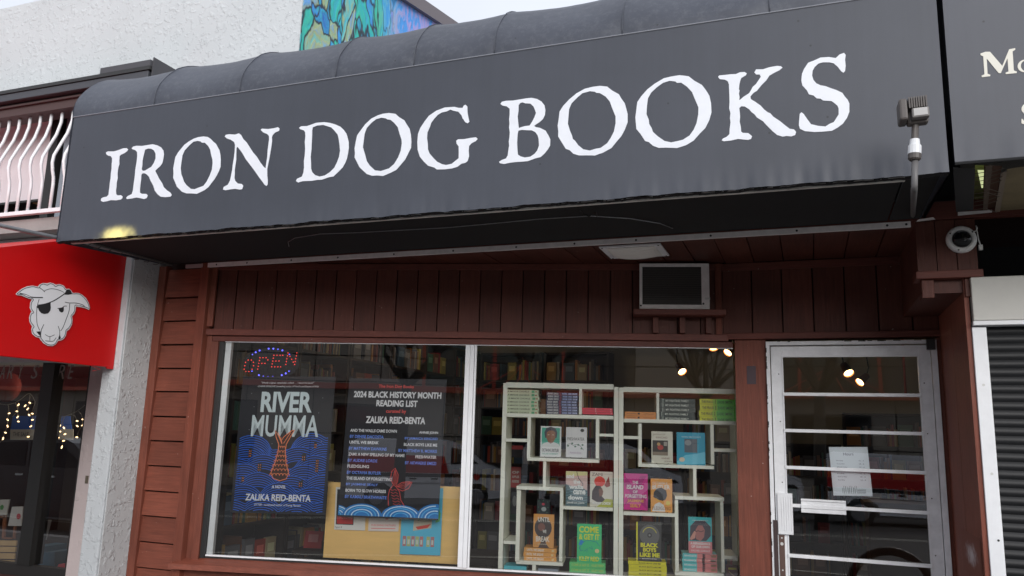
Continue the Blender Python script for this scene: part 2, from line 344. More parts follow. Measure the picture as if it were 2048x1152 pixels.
# ================================================================ SETTING
def struct(mb, name, m): o = mb.build(name, m); o['kind'] = 'structure'; return o
struct(MB().box(WLD, -60, 60, -1.2, 0, -60, -.55), 'sidewalk', M_paving)
struct(MB().box(WLD, -60, 60, -.2, .004, -.55, -.40), 'kerb', M_concrete)
struct(MB().quad((-60, .4, -.13), (60, .4, -.13), (60, -17, -.74), (-60, -17, -.74)), 'road', M_asphalt)
struct(MB().box(WLD, -60, 60, -1.2, -.62, 17, 21), 'far_sidewalk', M_paving)
struct(MB().quad((-300, -300, -1.0), (300, -300, -1.0), (300, 300, -1.0), (-300, 300, -1.0)), 'ground', M_concrete)
def road_z(y): return -.13-(.4-y)*.61/17.4
lm = MB()
for yy, w in ((-2.0, .1), (-8.6, .1), (-8.9, .1)):
    lm.quad(*[(x, y, road_z(y)+.004) for x, y in ((-50, yy), (50, yy), (50, yy+w), (-50, yy+w))])
struct(lm, 'road_marking', paint((.6, .58, .5), .7))

# ---------------- shop interior shell
sh = MB()
sh.box(WLD, -4.25, 2.6, -.02, .06, -9.6, -5.02); struct(sh, 'shop_floor', mat('dark_floor', (.12, .09, .07), .5, noise=.2))
struct(MB().box(WLD, -4.25, 2.6, 3.05, 3.15, -9.6, -4.3), 'shop_ceiling', mat('grey_ceiling', (.32, .31, .29), .9))
struct(MB().box(WLD, -4.25, 2.6, 0, 3.05, -9.7, -9.6), 'shop_back_wall', mat('warm_white_wall', (.55, .5, .4), .9))
struct(MB().box(WLD, 2.5, 2.6, 0, 3.05, -9.6, -5.1).box(WLD, -4.30, -4.25, 0, 3.05, -9.6, -4.3), 'shop_side_wall', mat('grey_wall', (.36, .35, .33), .9))

# ================================================================ BOOKSHOP FRONT
shop = thing('bookshop_front', 'brown-red painted wood shopfront under the long dark awning, with display window and glazed door', 'shopfront', (-1.8, 5, 0))
ZS = 2.62
def zz(y, x=900, t=0): return PW(x, y, t)[1]
def ss(x, y=900, t=0): return PW(x, y, t)[0]
TB = math.tan(BA)
# -- roof and solid backing (one wall part)
wb = MB()
S0, S1 = -3.45, 0.0
zt, zb_ = 2.10, .70
wb.box(FW(.03), S0, S1, zt, ZS+.5, -.0, .02-.05)            # above window
wb.box(FW(.03), S0, S1, 0, zb_, 0, -.03)                    # below window
wb.box(FY(5.03), .74, 2.6, 0, 3.1, 0, -.05)
wb.box(FY(5.03), -.42, .74, 2.14, 3.1, 0, -.05)
wb.box(WLD, -4.22, -3.80, 0, ZS+.3, -4.32, -4.26)
wb.build('wall', mat('dark_backing', (.03, .012, .01), .9), shop)
MB().box(WLD, -3.2, .75, 2.75, 2.95, -9.7, -4.25).build('roof', M_dark, shop)
# -- horizontal siding at the left
seams = [2.60, 2.394, 2.231, 2.068, 1.906, 1.749, 1.582, 1.421, 1.257, 1.093, .932, .768, .607, .445, .283, .12]
for i in range(len(seams)-1):
    z1, z0 = seams[i]-.004, seams[i+1]+.006
    dy = random.uniform(-.002, .002)
    b_ = MB()
    X0, X1 = -4.165, -3.835
    pts = [(4.236+dy, z1), (4.222+dy, z0), (4.262, z0), (4.262, z1)]      # each board leans out at its foot
    n = len(b_.v)
    for X in (X0, X1):
        for y, z in pts: b_.v.append(Vector((X, y, z+random.uniform(-.001, .001))))
    b_.f += [[0, 1, 5, 4], [1, 2, 6, 5], [2, 3, 7, 6], [3, 0, 4, 7], [0, 3, 2, 1], [4, 5, 6, 7]]
    b_.build('siding_board', M_wx, shop)
box(WLD, -4.228, -4.165, 0, ZS, -4.262, -4.205).build('corner_trim', M_wz, shop, bevel=.003)
box(WLD, -3.835, -3.765, 0, ZS, -4.262, -4.175).build('corner_trim', M_wz, shop, bevel=.003)
# -- vertical boards above the window
z_top, z_b0 = zz(541), zz(665)
w_ = .1395; s = -3.40; k = 0
while s < -.06:
    e = min(s+w_, -.05)
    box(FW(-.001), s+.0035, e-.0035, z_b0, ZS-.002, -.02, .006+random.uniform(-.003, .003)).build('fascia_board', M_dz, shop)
    s += w_
box(FW(-.012), -3.40, -.05, zz(541), ZS-.003, -.008, .012).build('fascia_trim', M_dx, shop, bevel=.002)
box(FW(-.012), -3.46, -.03, zz(677), zz(664), -.008, .022).build('header_trim', M_dx, shop, bevel=.003)
box(FW(-.0), -3.40, .0, zz(689), zz(677.5), -.03, .012).build('window_head', M_dx, shop, bevel=.003)
# short blocks at the left end above the window
box(FW(-.012), -3.46, -3.40, z_b0+.02, ZS-.004, 0, .02).build('corner_trim', M_wz, shop, bevel=.002)
# -- jambs and sill
sl = -3.30
box(FW(0), -3.46, -3.40, .62, zz(664)-.002, -.03, .014).build('jamb', M_wz, shop, bevel=.003)
box(FW(0), -3.395, -3.345, .66, zz(689)-.002, -.03, .03).build('jamb', M_wz, shop, bevel=.003)
box(FW(0), -3.345, -3.315, .70, zz(689)-.002, -.02, .012).build('window_gasket', M_darkm, shop)
sill = MB()
zs_ = .705
sill.quad(*[FW(0).p(a, b, c) for a, b, c in ((-3.50, .672, .10), (.02, .672, .10), (.02, .70, .0), (-3.44, .70, .0))])
sill.quad(*[FW(0).p(a, b, c) for a, b, c in ((-3.50, .64, .105), (.02, .64, .105), (.02, .672, .10), (-3.50, .672, .10))])
sill.quad(*[FW(0).p(a, b, c) for a, b, c in ((-3.50, .64, .105), (-3.50, .672, .10), (-3.44, .70, 0), (-3.44, .64, 0))])
sill.quad(*[FW(0).p(a, b, c) for a, b, c in ((-3.50, .64, .105), (-3.44, .64, 0), (.02, .64, 0), (.02, .64, .105))])
sill.build('sill', M_wx, shop)
box(FW(0), -3.315, -.0, .700, .712, -.03, .004).build('window_gasket', M_darkm, shop)
z = .63
for i in range(4):
    box(FW(0), -3.45, .0, z-.155, z-.004, 0, .02).build('siding_board', M_wx, shop); z -= .16
# -- window: white edge, mullion, panes
win = MB().box(FW(0), -3.31, -.0, .712, .722, -.02, .006).box(FW(0), -3.31, 0, 2.086, 2.092, -.02, .006).build('window', M_white, shop)
MB().box(FW(.012), -3.312, -3.272, .722, 2.086, -.03, .0).build('window_edge_strip', M_white, win)
ml_ = MB().box(FW(0), -1.668, -1.638, .722, 2.086, -.02, .012).box(FW(0), -1.636, -1.610, .722, 2.086, -.02, .018).box(FW(0), -1.608, -1.596, .722, 2.086, -.02, .006)
ml_.build('mullion', M_white, win, bevel=.002)
MB().quad(*[FW(0).p(a, b) for a, b in ((-3.31, .722), (-1.66, .722), (-1.66, 2.086), (-3.31, 2.086))]).build('pane', M_glass, win)
MB().quad(*[FW(0).p(a, b) for a, b in ((-1.60, .722), (0, .722), (0, 2.086), (-1.60, 2.086))]).build('pane', M_glass, win)
# -- door wall
x_pl, x_pr = PY(1474, 900, 5).x, PY(1538, 900, 5).x
post = box(FY(5), x_pl-.0, x_pr-.002, 0, 2.165, -.05, .0).build('post', M_wz, shop, bevel=.003)
box(FY(5), x_pr-.115, x_pr-.062, 1.87, 1.98, 0, .0015).build('paint_patch', paint((.07, .045, .055), .6), shop)
x_fr = PY(1888, 915, 5).x
box(FY(5), x_fr+.002, .735, 0, 2.14, -.05, .0).build('post', M_wz, shop, bevel=.003)
zd0 = PY(1660, 677, 5).z; zd1 = PY(1660, 664.5, 5).z
x = -.475; i = 0
while x < .70:
    e = min(x+.176, .714)
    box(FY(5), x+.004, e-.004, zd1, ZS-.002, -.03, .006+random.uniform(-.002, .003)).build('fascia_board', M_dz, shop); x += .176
box(FY(5), -.475, .735, zd0, zd1, -.03, .03).build('header_trim', M_dx, shop, bevel=.003)
box(FY(5), -.515, -.478, zd0-.0, ZS-.003, -.03, .045).build('corner_trim', M_wz, shop, bevel=.003)
box(FY(5), -.475, .735, ZS-.05, ZS-.003, 0, .018).build('fascia_trim', M_dx, shop, bevel=.002)
# side return at the right of the door
for i in range(2):
    y0 = 4.20+i*.40
    MB().box(FX(.735), y0+.002, y0+.398, 0, ZS-.004, -.02, .0).build('return_board', M_wz, shop)
# paint scuff on the return board
sp_ = PX(1944, 1110, .714)
def scuff():
    m = bpy.data.materials.new('worn_white_patch'); m.use_nodes = True; t = m.node_tree; b = t.nodes['Principled BSDF']; L = t.links.new; N = t.nodes.new
    co = N('ShaderNodeTexCoord'); n = N('ShaderNodeTexNoise'); n.inputs['Scale'].default_value = 30; n.inputs['Detail'].default_value = 6; L(co.outputs['Object'], n.inputs['Vector'])
    mp = N('ShaderNodeMapping'); o_ = sp_-Vector((-1.8, 5, 0)); mp.inputs['Location'].default_value = (0, -o_.y*4.5, -o_.z*13); mp.inputs['Scale'].default_value = (0, 4.5, 13); L(co.outputs['Object'], mp.inputs[0])
    g = N('ShaderNodeVectorMath'); g.operation = 'LENGTH'; L(mp.outputs[0], g.inputs[0])
    a = N('ShaderNodeMath'); a.operation = 'ADD'; L(g.outputs['Value'], a.inputs[0]); L(n.outputs['Fac'], a.inputs[1])
    r = N('ShaderNodeMapRange'); r.interpolation_type = 'SMOOTHSTEP'; r.inputs['From Min'].default_value = .5; r.inputs['From Max'].default_value = 1.35; r.inputs['To Min'].default_value = .9; r.inputs['To Max'].default_value = 0; L(a.outputs[0], r.inputs['Value'])
    mx = N('ShaderNodeMix'); mx.data_type = 'RGBA'; mx.inputs[6].default_value = (*RED, 1); mx.inputs[7].default_value = (.6, .55, .58, 1); L(r.outputs[0], mx.inputs[0]); L(mx.outputs[2], b.inputs['Base Color']); b.inputs['Roughness'].default_value = .6
    return m
MB().quad(*[FX(.7125).p(a, b) for a, b in ((max(4.205, sp_.y-.24), sp_.z-.1), (sp_.y+.24, sp_.z-.1), (sp_.y+.24, sp_.z+.1), (max(4.205, sp_.y-.24), sp_.z+.1))]).build('paint_scuff', scuff(), shop)
# -- soffit
x = -3.72; i = 0
while x < .735:
    e = min(x+.172, .735)
    def yb(X): return min(5.0, 5+(X+.42)*TB)-.004
    a, b = x+.003, e-.003
    ya, yb2 = yb(a), yb(b)
    if ya > 4.225:
        zj = ZS+random.uniform(-.002, .003)
        q = MB()
        n = 0
        for zq in (zj, zj+.018):
            for X, Y in ((a, 4.21), (b, 4.21), (b, yb2), (a, ya)): q.v.append(Vector((X, Y, zq)))
        q.f += [[0, 3, 2, 1], [4, 5, 6, 7], [0, 1, 5, 4], [1, 2, 6, 5], [2, 3, 7, 6], [3, 0, 4, 7]]
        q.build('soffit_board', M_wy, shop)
    x += .172
box(WLD, -3.77, .52, ZS+.002, ZS+.10, -4.21, -4.185).build('soffit_edge', M_dx, shop)
# -- bulkhead that carries the camera
bx0, bx1 = .525, .785
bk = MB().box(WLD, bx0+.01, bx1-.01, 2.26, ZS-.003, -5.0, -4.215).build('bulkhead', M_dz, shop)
for i in range(3):
    a = bx0+i*(bx1-bx0)/3
    box(WLD, a+.002, a+(bx1-bx0)/3-.002, 2.35, ZS-.004, -4.214, -4.20+random.uniform(-.002, .002)).build('bulkhead_board', M_dz, bk)
box(WLD, bx0-.012, bx1+.012, 2.325, 2.362, -4.30, -4.165).build('bulkhead_ledge', M_dx, bk, bevel=.003)
for a, b in ((bx0+.012, bx0+.065), (bx1-.065, bx1-.012)):
    box(WLD, a, b, 2.235, 2.324, -4.30, -4.19).build('bulkhead_bracket', M_dz, bk, bevel=.003)
box(WLD, bx0-.02, 3.0, ZS-.0, ZS+.09, -4.24, -4.19).build('fascia_beam', M_dx, shop, bevel=.003)
# -- door
def DX(x, y): return PY(x, y, 4.985).x
def DZ(x, y): return PY(x, y, 4.985).z
fx0, fx1 = x_pr, x_fr
ftop = 2.125
fr = MB().box(FY(4.985), fx0, fx0+.022, 0, ftop, -.05, .006).box(FY(4.985), fx1-.03, fx1, 0, ftop, -.05, .006).box(FY(4.985), fx0+.022, fx1-.03, ftop-.022, ftop, -.05, .006)
fr.build('door_frame', M_whitew, shop, bevel=.002)
gx0, gx1 = DX(1569, 900), DX(1850, 900)
gtop = DZ(1700, 711); gbot = .25
lx0, lx1 = fx0+.027, fx1-.034
dr = MB().box(FY(4.985), lx0, gx0, .01, ftop-.03, -.035, .0).box(FY(4.985), gx1, lx1, .01, ftop-.03, -.035, .0)
dr.box(FY(4.985), gx0, gx1, gtop, ftop-.03, -.035, -.0015).box(FY(4.985), gx0, gx1, .01, gbot, -.035, -.0015)
door = dr.build('door', M_whitew, shop, bevel=.002)
MB().box(FY(4.985), gx0, gx0+.008, gbot, gtop, -.02, .004).box(FY(4.985), gx1-.008, gx1, gbot, gtop, -.02, .004).box(FY(4.985), gx0+.008, gx1-.008, gtop-.008, gtop, -.02, .004).build('glazing_bead', M_white, door)
MB().quad(*[FY(5.0).p(a, b) for a, b in ((gx0, gbot), (gx1, gbot), (gx1, gtop), (gx0, gtop))]).build('pane', M_glass, door)
for (xa, ya, xb, yb_) in ((1568, 788, 1846, 791), (1571, 860.5, 1852, 868), (1574, 934.5, 1858, 946), (1585, 1011, 1863, 1026), (1582, 1109, 1870, 1135)):
    za = (DZ(xa, ya)+DZ(xb, yb_))/2
    box(FY(4.992), gx0, gx1, za-.0095, za+.0095, -.004, .016).build('glazing_bar', M_whitew, door, bevel=.002)
mz = DZ(1645, 1014)
ms = MB().box(FY(4.985), DX(1602, 1010), DX(1692, 1015), mz-.036, mz+.036, .0, .012).box(FY(4.985), DX(1602, 1010), DX(1692, 1015), mz+.03, mz+.042, .012, .02).box(FY(4.985), DX(1602, 1010), DX(1692, 1015), mz-.012, mz+.008, .012, .018)
ms.build('mail_slot', M_whitew, door, bevel=.002)
px0, px1 = DX(1556, 1030), DX(1586, 1030); pz0, pz1 = DZ(1570, 1068), DZ(1570, 986)
pm = MB().box(FY(4.985), px0, px1, pz0, pz1, 0.002, .02)
for i in range(5): pm.box(FY(4.985), px0+.02+i*.013, px0+.026+i*.013, pz0+.02, pz1-.02, .02, .023)
pm.build('pull_plate', M_white, door, bevel=.002)
lp = MB().box(FY(4.985), px0+.002, px0+.032, .55, pz0-.006, .001, .006).build('lock_plate', M_brown, door, bevel=.001)
MB().box(FY(4.985), fx0+.012, px0-.004, .55, pz0+.075, .007, .012).build('strike_plate', mat('dark_brown_metal', (.05, .03, .03), .5), door)
MB().disc(FY(4.985), px0+.017, pz0-.022, .0045, .0075).disc(FY(4.985), px0+.017, pz0-.055, .009, .0075).disc(FY(4.985), px0+.017, pz0-.20, .0045, .0075).build('lock_cylinder', M_bright, door)
MB().box(FY(4.985), DX(1852, 690), DX(1869, 690), DZ(1860, 700), DZ(1860, 679), .007, .03).build('door_pivot', M_darkm, door)
# chipped paint and screws along the frame
cm_ = MB()
for i in range(26):
    zq = random.uniform(.7, 2.1); w = random.uniform(.002, .006); h = random.uniform(.006, .03)
    cm_.box(FY(4.985), fx0-.001, fx0+w, zq, zq+h, .0055, .0068)
for i in range(9):
    xq = random.uniform(fx0, fx1); cm_.box(FY(4.985), xq, xq+random.uniform(.01, .04), ftop-random.uniform(.002, .006), ftop+.001, .0055, .0068)
for zq in (1.93, 1.65, 1.3, 1.0): cm_.disc(FY(4.985), gx0-.018, zq, .0035, .001, seg=8).disc(FY(4.985), gx1+.018, zq-.05, .0035, .001, seg=8)
cm_.build('paint_chip', M_darkm, door, kind='stuff')

# soffit light
sl_ = thing('soffit_light', 'white ribbed diffuser light set in the red board soffit above the air conditioner', 'ceiling light', (-.93, 4.49, ZS))
P4 = [PZ(x, y, ZS-.008) for x, y in ((1197, 493), (1315, 486), (1344, 507), (1232, 514))]
X0, X1 = -1.10, -.745; Y0, Y1 = 4.335, 4.64
fm = MB()
for a in ((X0, X1, Y0, Y0+.03), (X0, X1, Y1-.03, Y1), (X0, X0+.04, Y0+.03, Y1-.03), (X1-.04, X1, Y0+.03, Y1-.03)): fm.box(WLD, a[0], a[1], ZS-.012, ZS-.003, -a[3], -a[2])
fm.build('frame', M_whitew, sl_, bevel=.001)
def lens(u, v):
    x = X0+.035+(X1-X0-.07)*u; y = Y0+.025+(Y1-Y0-.05)*v
    return (x, y, ZS-.012-.035*math.sin(math.pi*u)**.5*math.sin(math.pi*v)**.6-.002*math.cos(v*2*math.pi*9))
MB().grid(lens, 24, 72).build('diffuser', mat('ribbed_diffuser', (.85, .83, .78), .4), sl_, smooth=True)
scr = MB()
for x, y in ((X0+.015, Y0+.015), (X1-.015, Y0+.015), (X0+.015, Y1-.015), (X1-.015, Y1-.015)): scr.box(WLD, x-.004, x+.004, ZS-.015, ZS-.012, -y-.004, -y+.004)
scr.build('screw', M_darkm, sl_)

# air conditioner
a0, a1 = ss(1279, 575, -.09), ss(1419, 575, -.09); b0, b1 = zz(618, 1350, -.09), zz(526.5, 1350, -.09)
ac = thing('air_conditioner', 'white through-wall air conditioner with dark louvred grille, on a red shelf above the window', 'air conditioner', FW().p((a0+a1)/2, b0, 0))
F = FW(-.09)
box(F, a0+.004, a1-.004, b0+.004, b1-.004, -.12, -.004).build('casing', mat('dark_casing', (.05, .045, .04), .6), ac)
gr = PW(1403, 575, -.09)[0]
MB().box(F, a0, a1, b1-.022, b1, -.02, 0).box(F, a0, a1, b0, b0+.028, -.02, 0).box(F, a0, a0+.018, b0+.028, b1-.022, -.02, 0).box(F, gr, a1, b0+.028, b1-.022, -.02, 0).build('front_frame', M_alu, ac, bevel=.003)
g0 = b0+.028; g1 = b1-.022; n = 17
M_lou = mat('black_louvre', (.008, .008, .008), .6)
lv = MB().box(F, a0+.018, gr, g0, g1, -.018, -.015); lv.build('grille_back', M_dark, ac)
for i in range(n):
    zc = g0+(g1-g0)*(i+.5)/n
    q = MB(); h = .0045
    q.quad(F.p(a0+.018, zc-h, -.003), F.p(gr, zc-h, -.003), F.p(gr, zc+h, -.012), F.p(a0+.018, zc+h, -.012))
    q.quad(F.p(a0+.018, zc-h-.002, -.003), F.p(gr, zc-h-.002, -.003), F.p(gr, zc-h, -.003), F.p(a0+.018, zc-h, -.003))
    q.build('louvre', M_lou, ac)
MB().disc(F, a0+.008, b0+.02, .006, .001).disc(F, gr+.01, b0+.034, .006, .001).build('screw', M_darkm, ac)
MB().box(F, gr+.02, gr+.05, b0+.06, b0+.072, 0, .002).build('badge', M_bright, ac)
# its shelf
box(FW(-.012), ss(1266, 628), ss(1446, 628), b0-.042, b0-.008, 0, .13).build('unit_shelf', M_dx, shop, bevel=.003)
for px_ in (1305, 1358, 1410): box(FW(-.012), ss(px_, 650), ss(px_+11, 650), z_b0+.005, b0-.043, 0, .05).build('shelf_bracket', M_dz, shop, bevel=.002)

# ---------------------------------------------------------------- LEFT NEIGHBOUR
nb = thing('neighbour_building', 'white stucco building next door on the left with painted mural round its corner', 'building', (-5, 4.2, 0))
MB().box(WLD, -9.5, -3.2, 3.995, 4.93, -4.6, -4.2).box(WLD, -4.42, -3.2, 2.9, 3.994, -4.598, -4.2).box(WLD, -9.5, -4.385, 1.955, 2.90, -4.6, -4.2).build('wall', M_stucco, nb)
MB().box(WLD, -9.5, -9.4, 0, 2.1, -9, -4.3).box(WLD, -9.5, -6.5, 0, .42, -4.5, -4.25).box(WLD, -9.5, -4.86, 0, .44, -4.5, -4.25).build('base_wall', mat('brown_sill', (.09, .03, .025), .7), nb)
MB().box(WLD, -4.86, -4.3, 0, 1.955, -4.5, -4.3).build('recessed_wall', M_render, nb)
# side wall with the mural, roofline rising towards the back
def mural():
    m = bpy.data.materials.new('mural_paint'); m.use_nodes = True; t = m.node_tree; b = t.nodes['Principled BSDF']; L = t.links.new; N = t.nodes.new
    co = N('ShaderNodeTexCoord'); mp = N('ShaderNodeMapping'); mp.inputs['Rotation'].default_value = (R(38), 0, 0); mp.inputs['Scale'].default_value = (1, 1.1, .5); L(co.outputs['Object'], mp.inputs[0])
    wn = N('ShaderNodeTexNoise'); wn.inputs['Scale'].default_value = 2.2; wn.inputs['Detail'].default_value = 4; L(mp.outputs[0], wn.inputs['Vector'])
    ad = N('ShaderNodeVectorMath'); ad.operation = 'MULTIPLY_ADD'; ad.inputs[1].default_value = (.7, .7, .7); L(wn.outputs['Color'], ad.inputs[0]); L(mp.outputs[0], ad.inputs[2])
    v = N('ShaderNodeTexVoronoi'); v.inputs['Scale'].default_value = 6; L(ad.outputs[0], v.inputs['Vector'])
    ve = N('ShaderNodeTexVoronoi'); ve.feature = 'DISTANCE_TO_EDGE'; ve.inputs['Scale'].default_value = 6; L(ad.outputs[0], ve.inputs['Vector'])
    sp = N('ShaderNodeSeparateColor'); L(v.outputs['Color'], sp.inputs[0])
    n2 = N('ShaderNodeTexNoise'); n2.inputs['Scale'].default_value = 16; n2.inputs['Detail'].default_value = 6; L(ad.outputs[0], n2.inputs['Vector'])
    am = N('ShaderNodeMath'); am.operation = 'MULTIPLY_ADD'; am.inputs[1].default_value = .5; L(n2.outputs['Fac'], am.inputs[0]); L(sp.outputs[0], am.inputs[2])
    rp = N('ShaderNodeValToRGB'); e = rp.color_ramp.elements
    cols = [(.25, (.02, .13, .5)), (.42, (.03, .38, .55)), (.55, (.02, .45, .42)), (.68, (.05, .5, .3)), (.8, (.03, .25, .7)), (.92, (.05, .5, .6)), (1.05, (.35, .42, .2)), (1.2, (.1, .35, .75))]
    e[0].position = .17; e[0].color = (.02, .03, .06, 1); e[1].position = .99; e[1].color = (.3, .3, .6, 1)
    for p_, c_ in cols: q = e.new(min(.97, p_/1.25)); q.color = (*c_, 1)
    dv = N('ShaderNodeMath'); dv.operation = 'DIVIDE'; dv.inputs[1].default_value = 1.25; L(am.outputs[0], dv.inputs[0]); L(dv.outputs[0], rp.inputs[0])
    # pink and lilac paint towards the far end of the wall
    sx = N('ShaderNodeSeparateXYZ'); L(co.outputs['Object'], sx.inputs[0])
    pk = N('ShaderNodeMapRange'); pk.interpolation_type = 'SMOOTHSTEP'; pk.inputs['From Min'].default_value = .9; pk.inputs['From Max'].default_value = 1.5; L(sx.outputs['Y'], pk.inputs['Value'])
    rp2 = N('ShaderNodeValToRGB'); rp2.color_ramp.elements[0].color = (.06, .3, .75, 1); rp2.color_ramp.elements[0].position = .42; rp2.color_ramp.elements[1].color = (.36, .32, .66, 1); rp2.color_ramp.elements[1].position = .58; L(n2.outputs['Fac'], rp2.inputs[0])
    mx = N('ShaderNodeMix'); mx.data_type = 'RGBA'; L(pk.outputs[0], mx.inputs[0]); L(rp.outputs[0], mx.inputs[6]); L(rp2.outputs[0], mx.inputs[7])
    er = N('ShaderNodeMapRange'); er.inputs['From Min'].default_value = .015; er.inputs['From Max'].default_value = .075; er.inputs['To Min'].default_value = .95; er.inputs['To Max'].default_value = 0; L(ve.outputs['Distance'], er.inputs['Value'])
    om = N('ShaderNodeMath'); om.operation = 'SUBTRACT'; om.use_clamp = True; L(er.outputs[0], om.inputs[0]); L(pk.outputs[0], om.inputs[1])
    mx2 = N('ShaderNodeMix'); mx2.data_type = 'RGBA'; mx2.inputs[7].default_value = (.015, .018, .03, 1); L(om.outputs[0], mx2.inputs[0]); L(mx.outputs[2], mx2.inputs[6]); L(mx2.outputs[2], b.inputs['Base Color'])
    b.inputs['Roughness'].default_value = .6
    bp = N('ShaderNodeBump'); bp.inputs['Strength'].default_value = .7; bp.inputs['Distance'].default_value = .02; L(n2.outputs['Fac'], bp.inputs['Height']); L(bp.outputs[0], b.inputs['Normal'])
    return m
def zr(y): return 4.93+.213*(y-4.2)
M_mural = mural()
sw = MB(); sw.poly(FX(-3.194), [(4.206, 2.9), (9.5, 2.9), (9.5, zr(9.5)), (4.206, zr(4.206))], d=.005); sw.poly(FX(-3.25), [(4.62, 2.9), (9.5, 2.9), (9.5, zr(9.5)-.02), (4.62, zr(4.62)-.02)], d=.3); sw.build('mural_wall', M_mural, nb)
cp = MB(); cp.poly(FX(-3.15), [(4.15, zr(4.15)), (9.5, zr(9.5)), (9.5, zr(9.5)+.12), (4.15, zr(4.15)+.12)], d=.4); cp.build('roof_cap', mat('brown_grey_cap', (.13, .11, .12), .5), nb, bevel=.01)
# roof flashing over the barred window
fl = MB().box(WLD, -9.5, -4.30, 3.944, 4.002, -4.2, -3.98).build('flashing', mat('grey_flashing', (.055, .058, .068), .55, noise=.15), nb, bevel=.004)
MB().box(WLD, -9.5, -4.28, 4.003, 4.03, -4.2, -3.97).build('drip_edge', M_darkm, fl)
MB().box(WLD, -4.75, -4.28, 4.031, 4.075, -4.2, -3.97).box(WLD, -4.279, -4.27, 3.95, 4.1, -4.2, -3.99).build('scupper_box', mat('scupper_metal', (.06, .06, .068), .6), fl)
MB().box(WLD, -9.5, -4.33, 3.845, 3.943, -4.2, -4.04).box(WLD, -9.5, -4.33, 3.91, 3.925, -4.04, -4.02).build('fascia', mat('brown_fascia', (.07, .04, .038), .6), nb)
# upper window and its bars
UX0, UX1 = PY(97, 300, 4.3).x, PY(112, 300, 4.3).x
uw = MB().box(WLD, UX0, UX1, 3.0, 3.99, -4.5, -4.30).box(WLD, -9.4, UX0-.002, 3.0, 3.04, -4.5, -4.3).box(WLD, -9.4, UX0-.002, 3.245, 3.262, -4.36, -4.33).build('upper_window', M_darkm, nb)
MB().box(WLD, -9.4, UX0-.004, 3.262, 3.99, -4.4, -4.36).build('window_blind', paint((.78, .70, .72), .35, name='pale_blind'), uw)
MB().box(WLD, UX1+.04, -4.45, 3.0, 3.99, -4.5, -4.33).build('pane_strip', paint((.25, .28, .32), .2), uw)
MB().box(WLD, -9.4, -4.43, 2.9, 3.99, -4.62, -4.55).build('window_reveal', paint((.03, .028, .028), .8), uw)
A = PY(7, 372, 4.42); B = PY(112, 406, 4.42)
q = MB(); dirv = (B-A).normalized(); upv = Vector((-dirv.z, 0, dirv.x))
A2 = A-dirv*.4
q.poly(Fr(A2, dirv, upv, (0, -1, 0)), [(0, -.06), ((B-A2).length, -.06), ((B-A2).length, 0), (0, 0)], d=.05); q.build('timber_beam', M_pine, uw)
A = PY(97, 430, 4.42); B = PY(120, 398, 4.42); dirv = (B-A).normalized(); upv = Vector((-dirv.z, 0, dirv.x))
MB().poly(Fr(A, dirv, upv, (0, -1, 0)), [(0, -.03), (.3, -.03), (.3, 0.01), (0, 0.01)], d=.04).build('timber_brace', M_pine, uw)
MB().box(WLD, -9.4, -4.8, 2.905, 3.0, -4.5, -4.05).build('window_ledge', M_concrete, nb)
grl = MB().box(WLD, -9.4, -4.45, 3.022, 3.05, -4.03, -3.995).build('window_grille', M_white, nb)
for k in range(22):
    X = -5.09-.1125*k+.19
    zt_, zb2 = 3.86, 3.045
    pts = []
    for f, y in ((0, 4.10), (.12, 4.10), (.25, 4.075), (.38, 4.03), (.5, 3.99), (.57, 3.985), (.64, 3.995), (.7, 4.01), (.76, 4.015), (1, 4.015)):
        pts.append((X, y, zt_+(zb2-zt_)*f))
    MB().tube(pts, .0115, 8).build('grille_bar', M_white, grl, smooth=True)
# ground floor window of the left shop
FN = FY(4.34)
lw = MB().box(FN, -9.4, -4.865, .44, .52, -.02, .03).box(FN, -9.4, -4.865, 1.99, 2.1, -.02, .03).box(FN, -4.885, -4.862, .52, 1.99, -.02, .03).build('shop_window', mat('black_frame', (.018, .016, .015), .5), nb)
MB().box(FN, -5.325, -5.205, .52, 1.99, -.06, .05).build('mullion', mat('black_mullion', (.013, .012, .011), .45), lw)
MB().quad(*[FN.p(a, b, .005) for a, b in ((-9.4, .52), (-4.885, .52), (-4.885, 1.99), (-9.4, 1.99))]).build('pane', M_glass, lw)
lt = MB()
tz = 1.74; hgt = .085
def TXN(x, y): p = PY(x, y, 4.33); return p.x, p.z
for ch, xa, xb in (('A', -3, 11), ('R', 12, 27), ('Y', 35, 47), ('S', 60, 79), ('T', 82, 94), ('O', 96, 111), ('R', 113, 130), ('E', 134, 149)):
    xx0, z0 = TXN(xa, 757.5); xx1, z1 = TXN(xb, 729)
    text(lt, FY(4.333), ch, xx0, xx1, TXN(90, 757.5)[1], TXN(90, 729.5)[1], 0, shear=.25)
lt.build('lettering', paint((.30, .24, .23), .6), lw)
MB().box(FY(4.3), PY(170, 965, 4.3).x, PY(176, 965, 4.3).x, PY(170, 967, 4.3).z, PY(170, 951, 4.3).z, -.01, .002).build('door_latch', paint((.12, .10, .07), .4), nb)
MB().box(WLD, -9.4, -4.3, 0, 2.1, -8.2, -8.1).box(WLD, -4.5, -4.4, 0, 2.1, -8.1, -4.5).box(WLD, -9.4, -4.3, 2.1, 2.15, -8.1, -4.35).box(WLD, -9.4, -4.3, 0, .1, -8.1, -4.35).build('inner_room', mat('dim_brown_room', (.14, .09, .075), .8), nb)
# pilaster between the shops
pil = thing('stucco_pilaster', 'white stucco pilaster with rough grey side, between the red awning and the red-brown siding', 'pilaster', (-4.3, 4.1, 0))
MB().box(WLD, -4.385, -4.236, 0, 2.95, -4.35, -3.97).build('front_face', M_stucco, pil, bevel=.006)
MB().box(WLD, -4.2355, -4.229, 0, 2.95, -4.26, -3.985).build('side_face', M_stucco2, pil, bevel=.002)
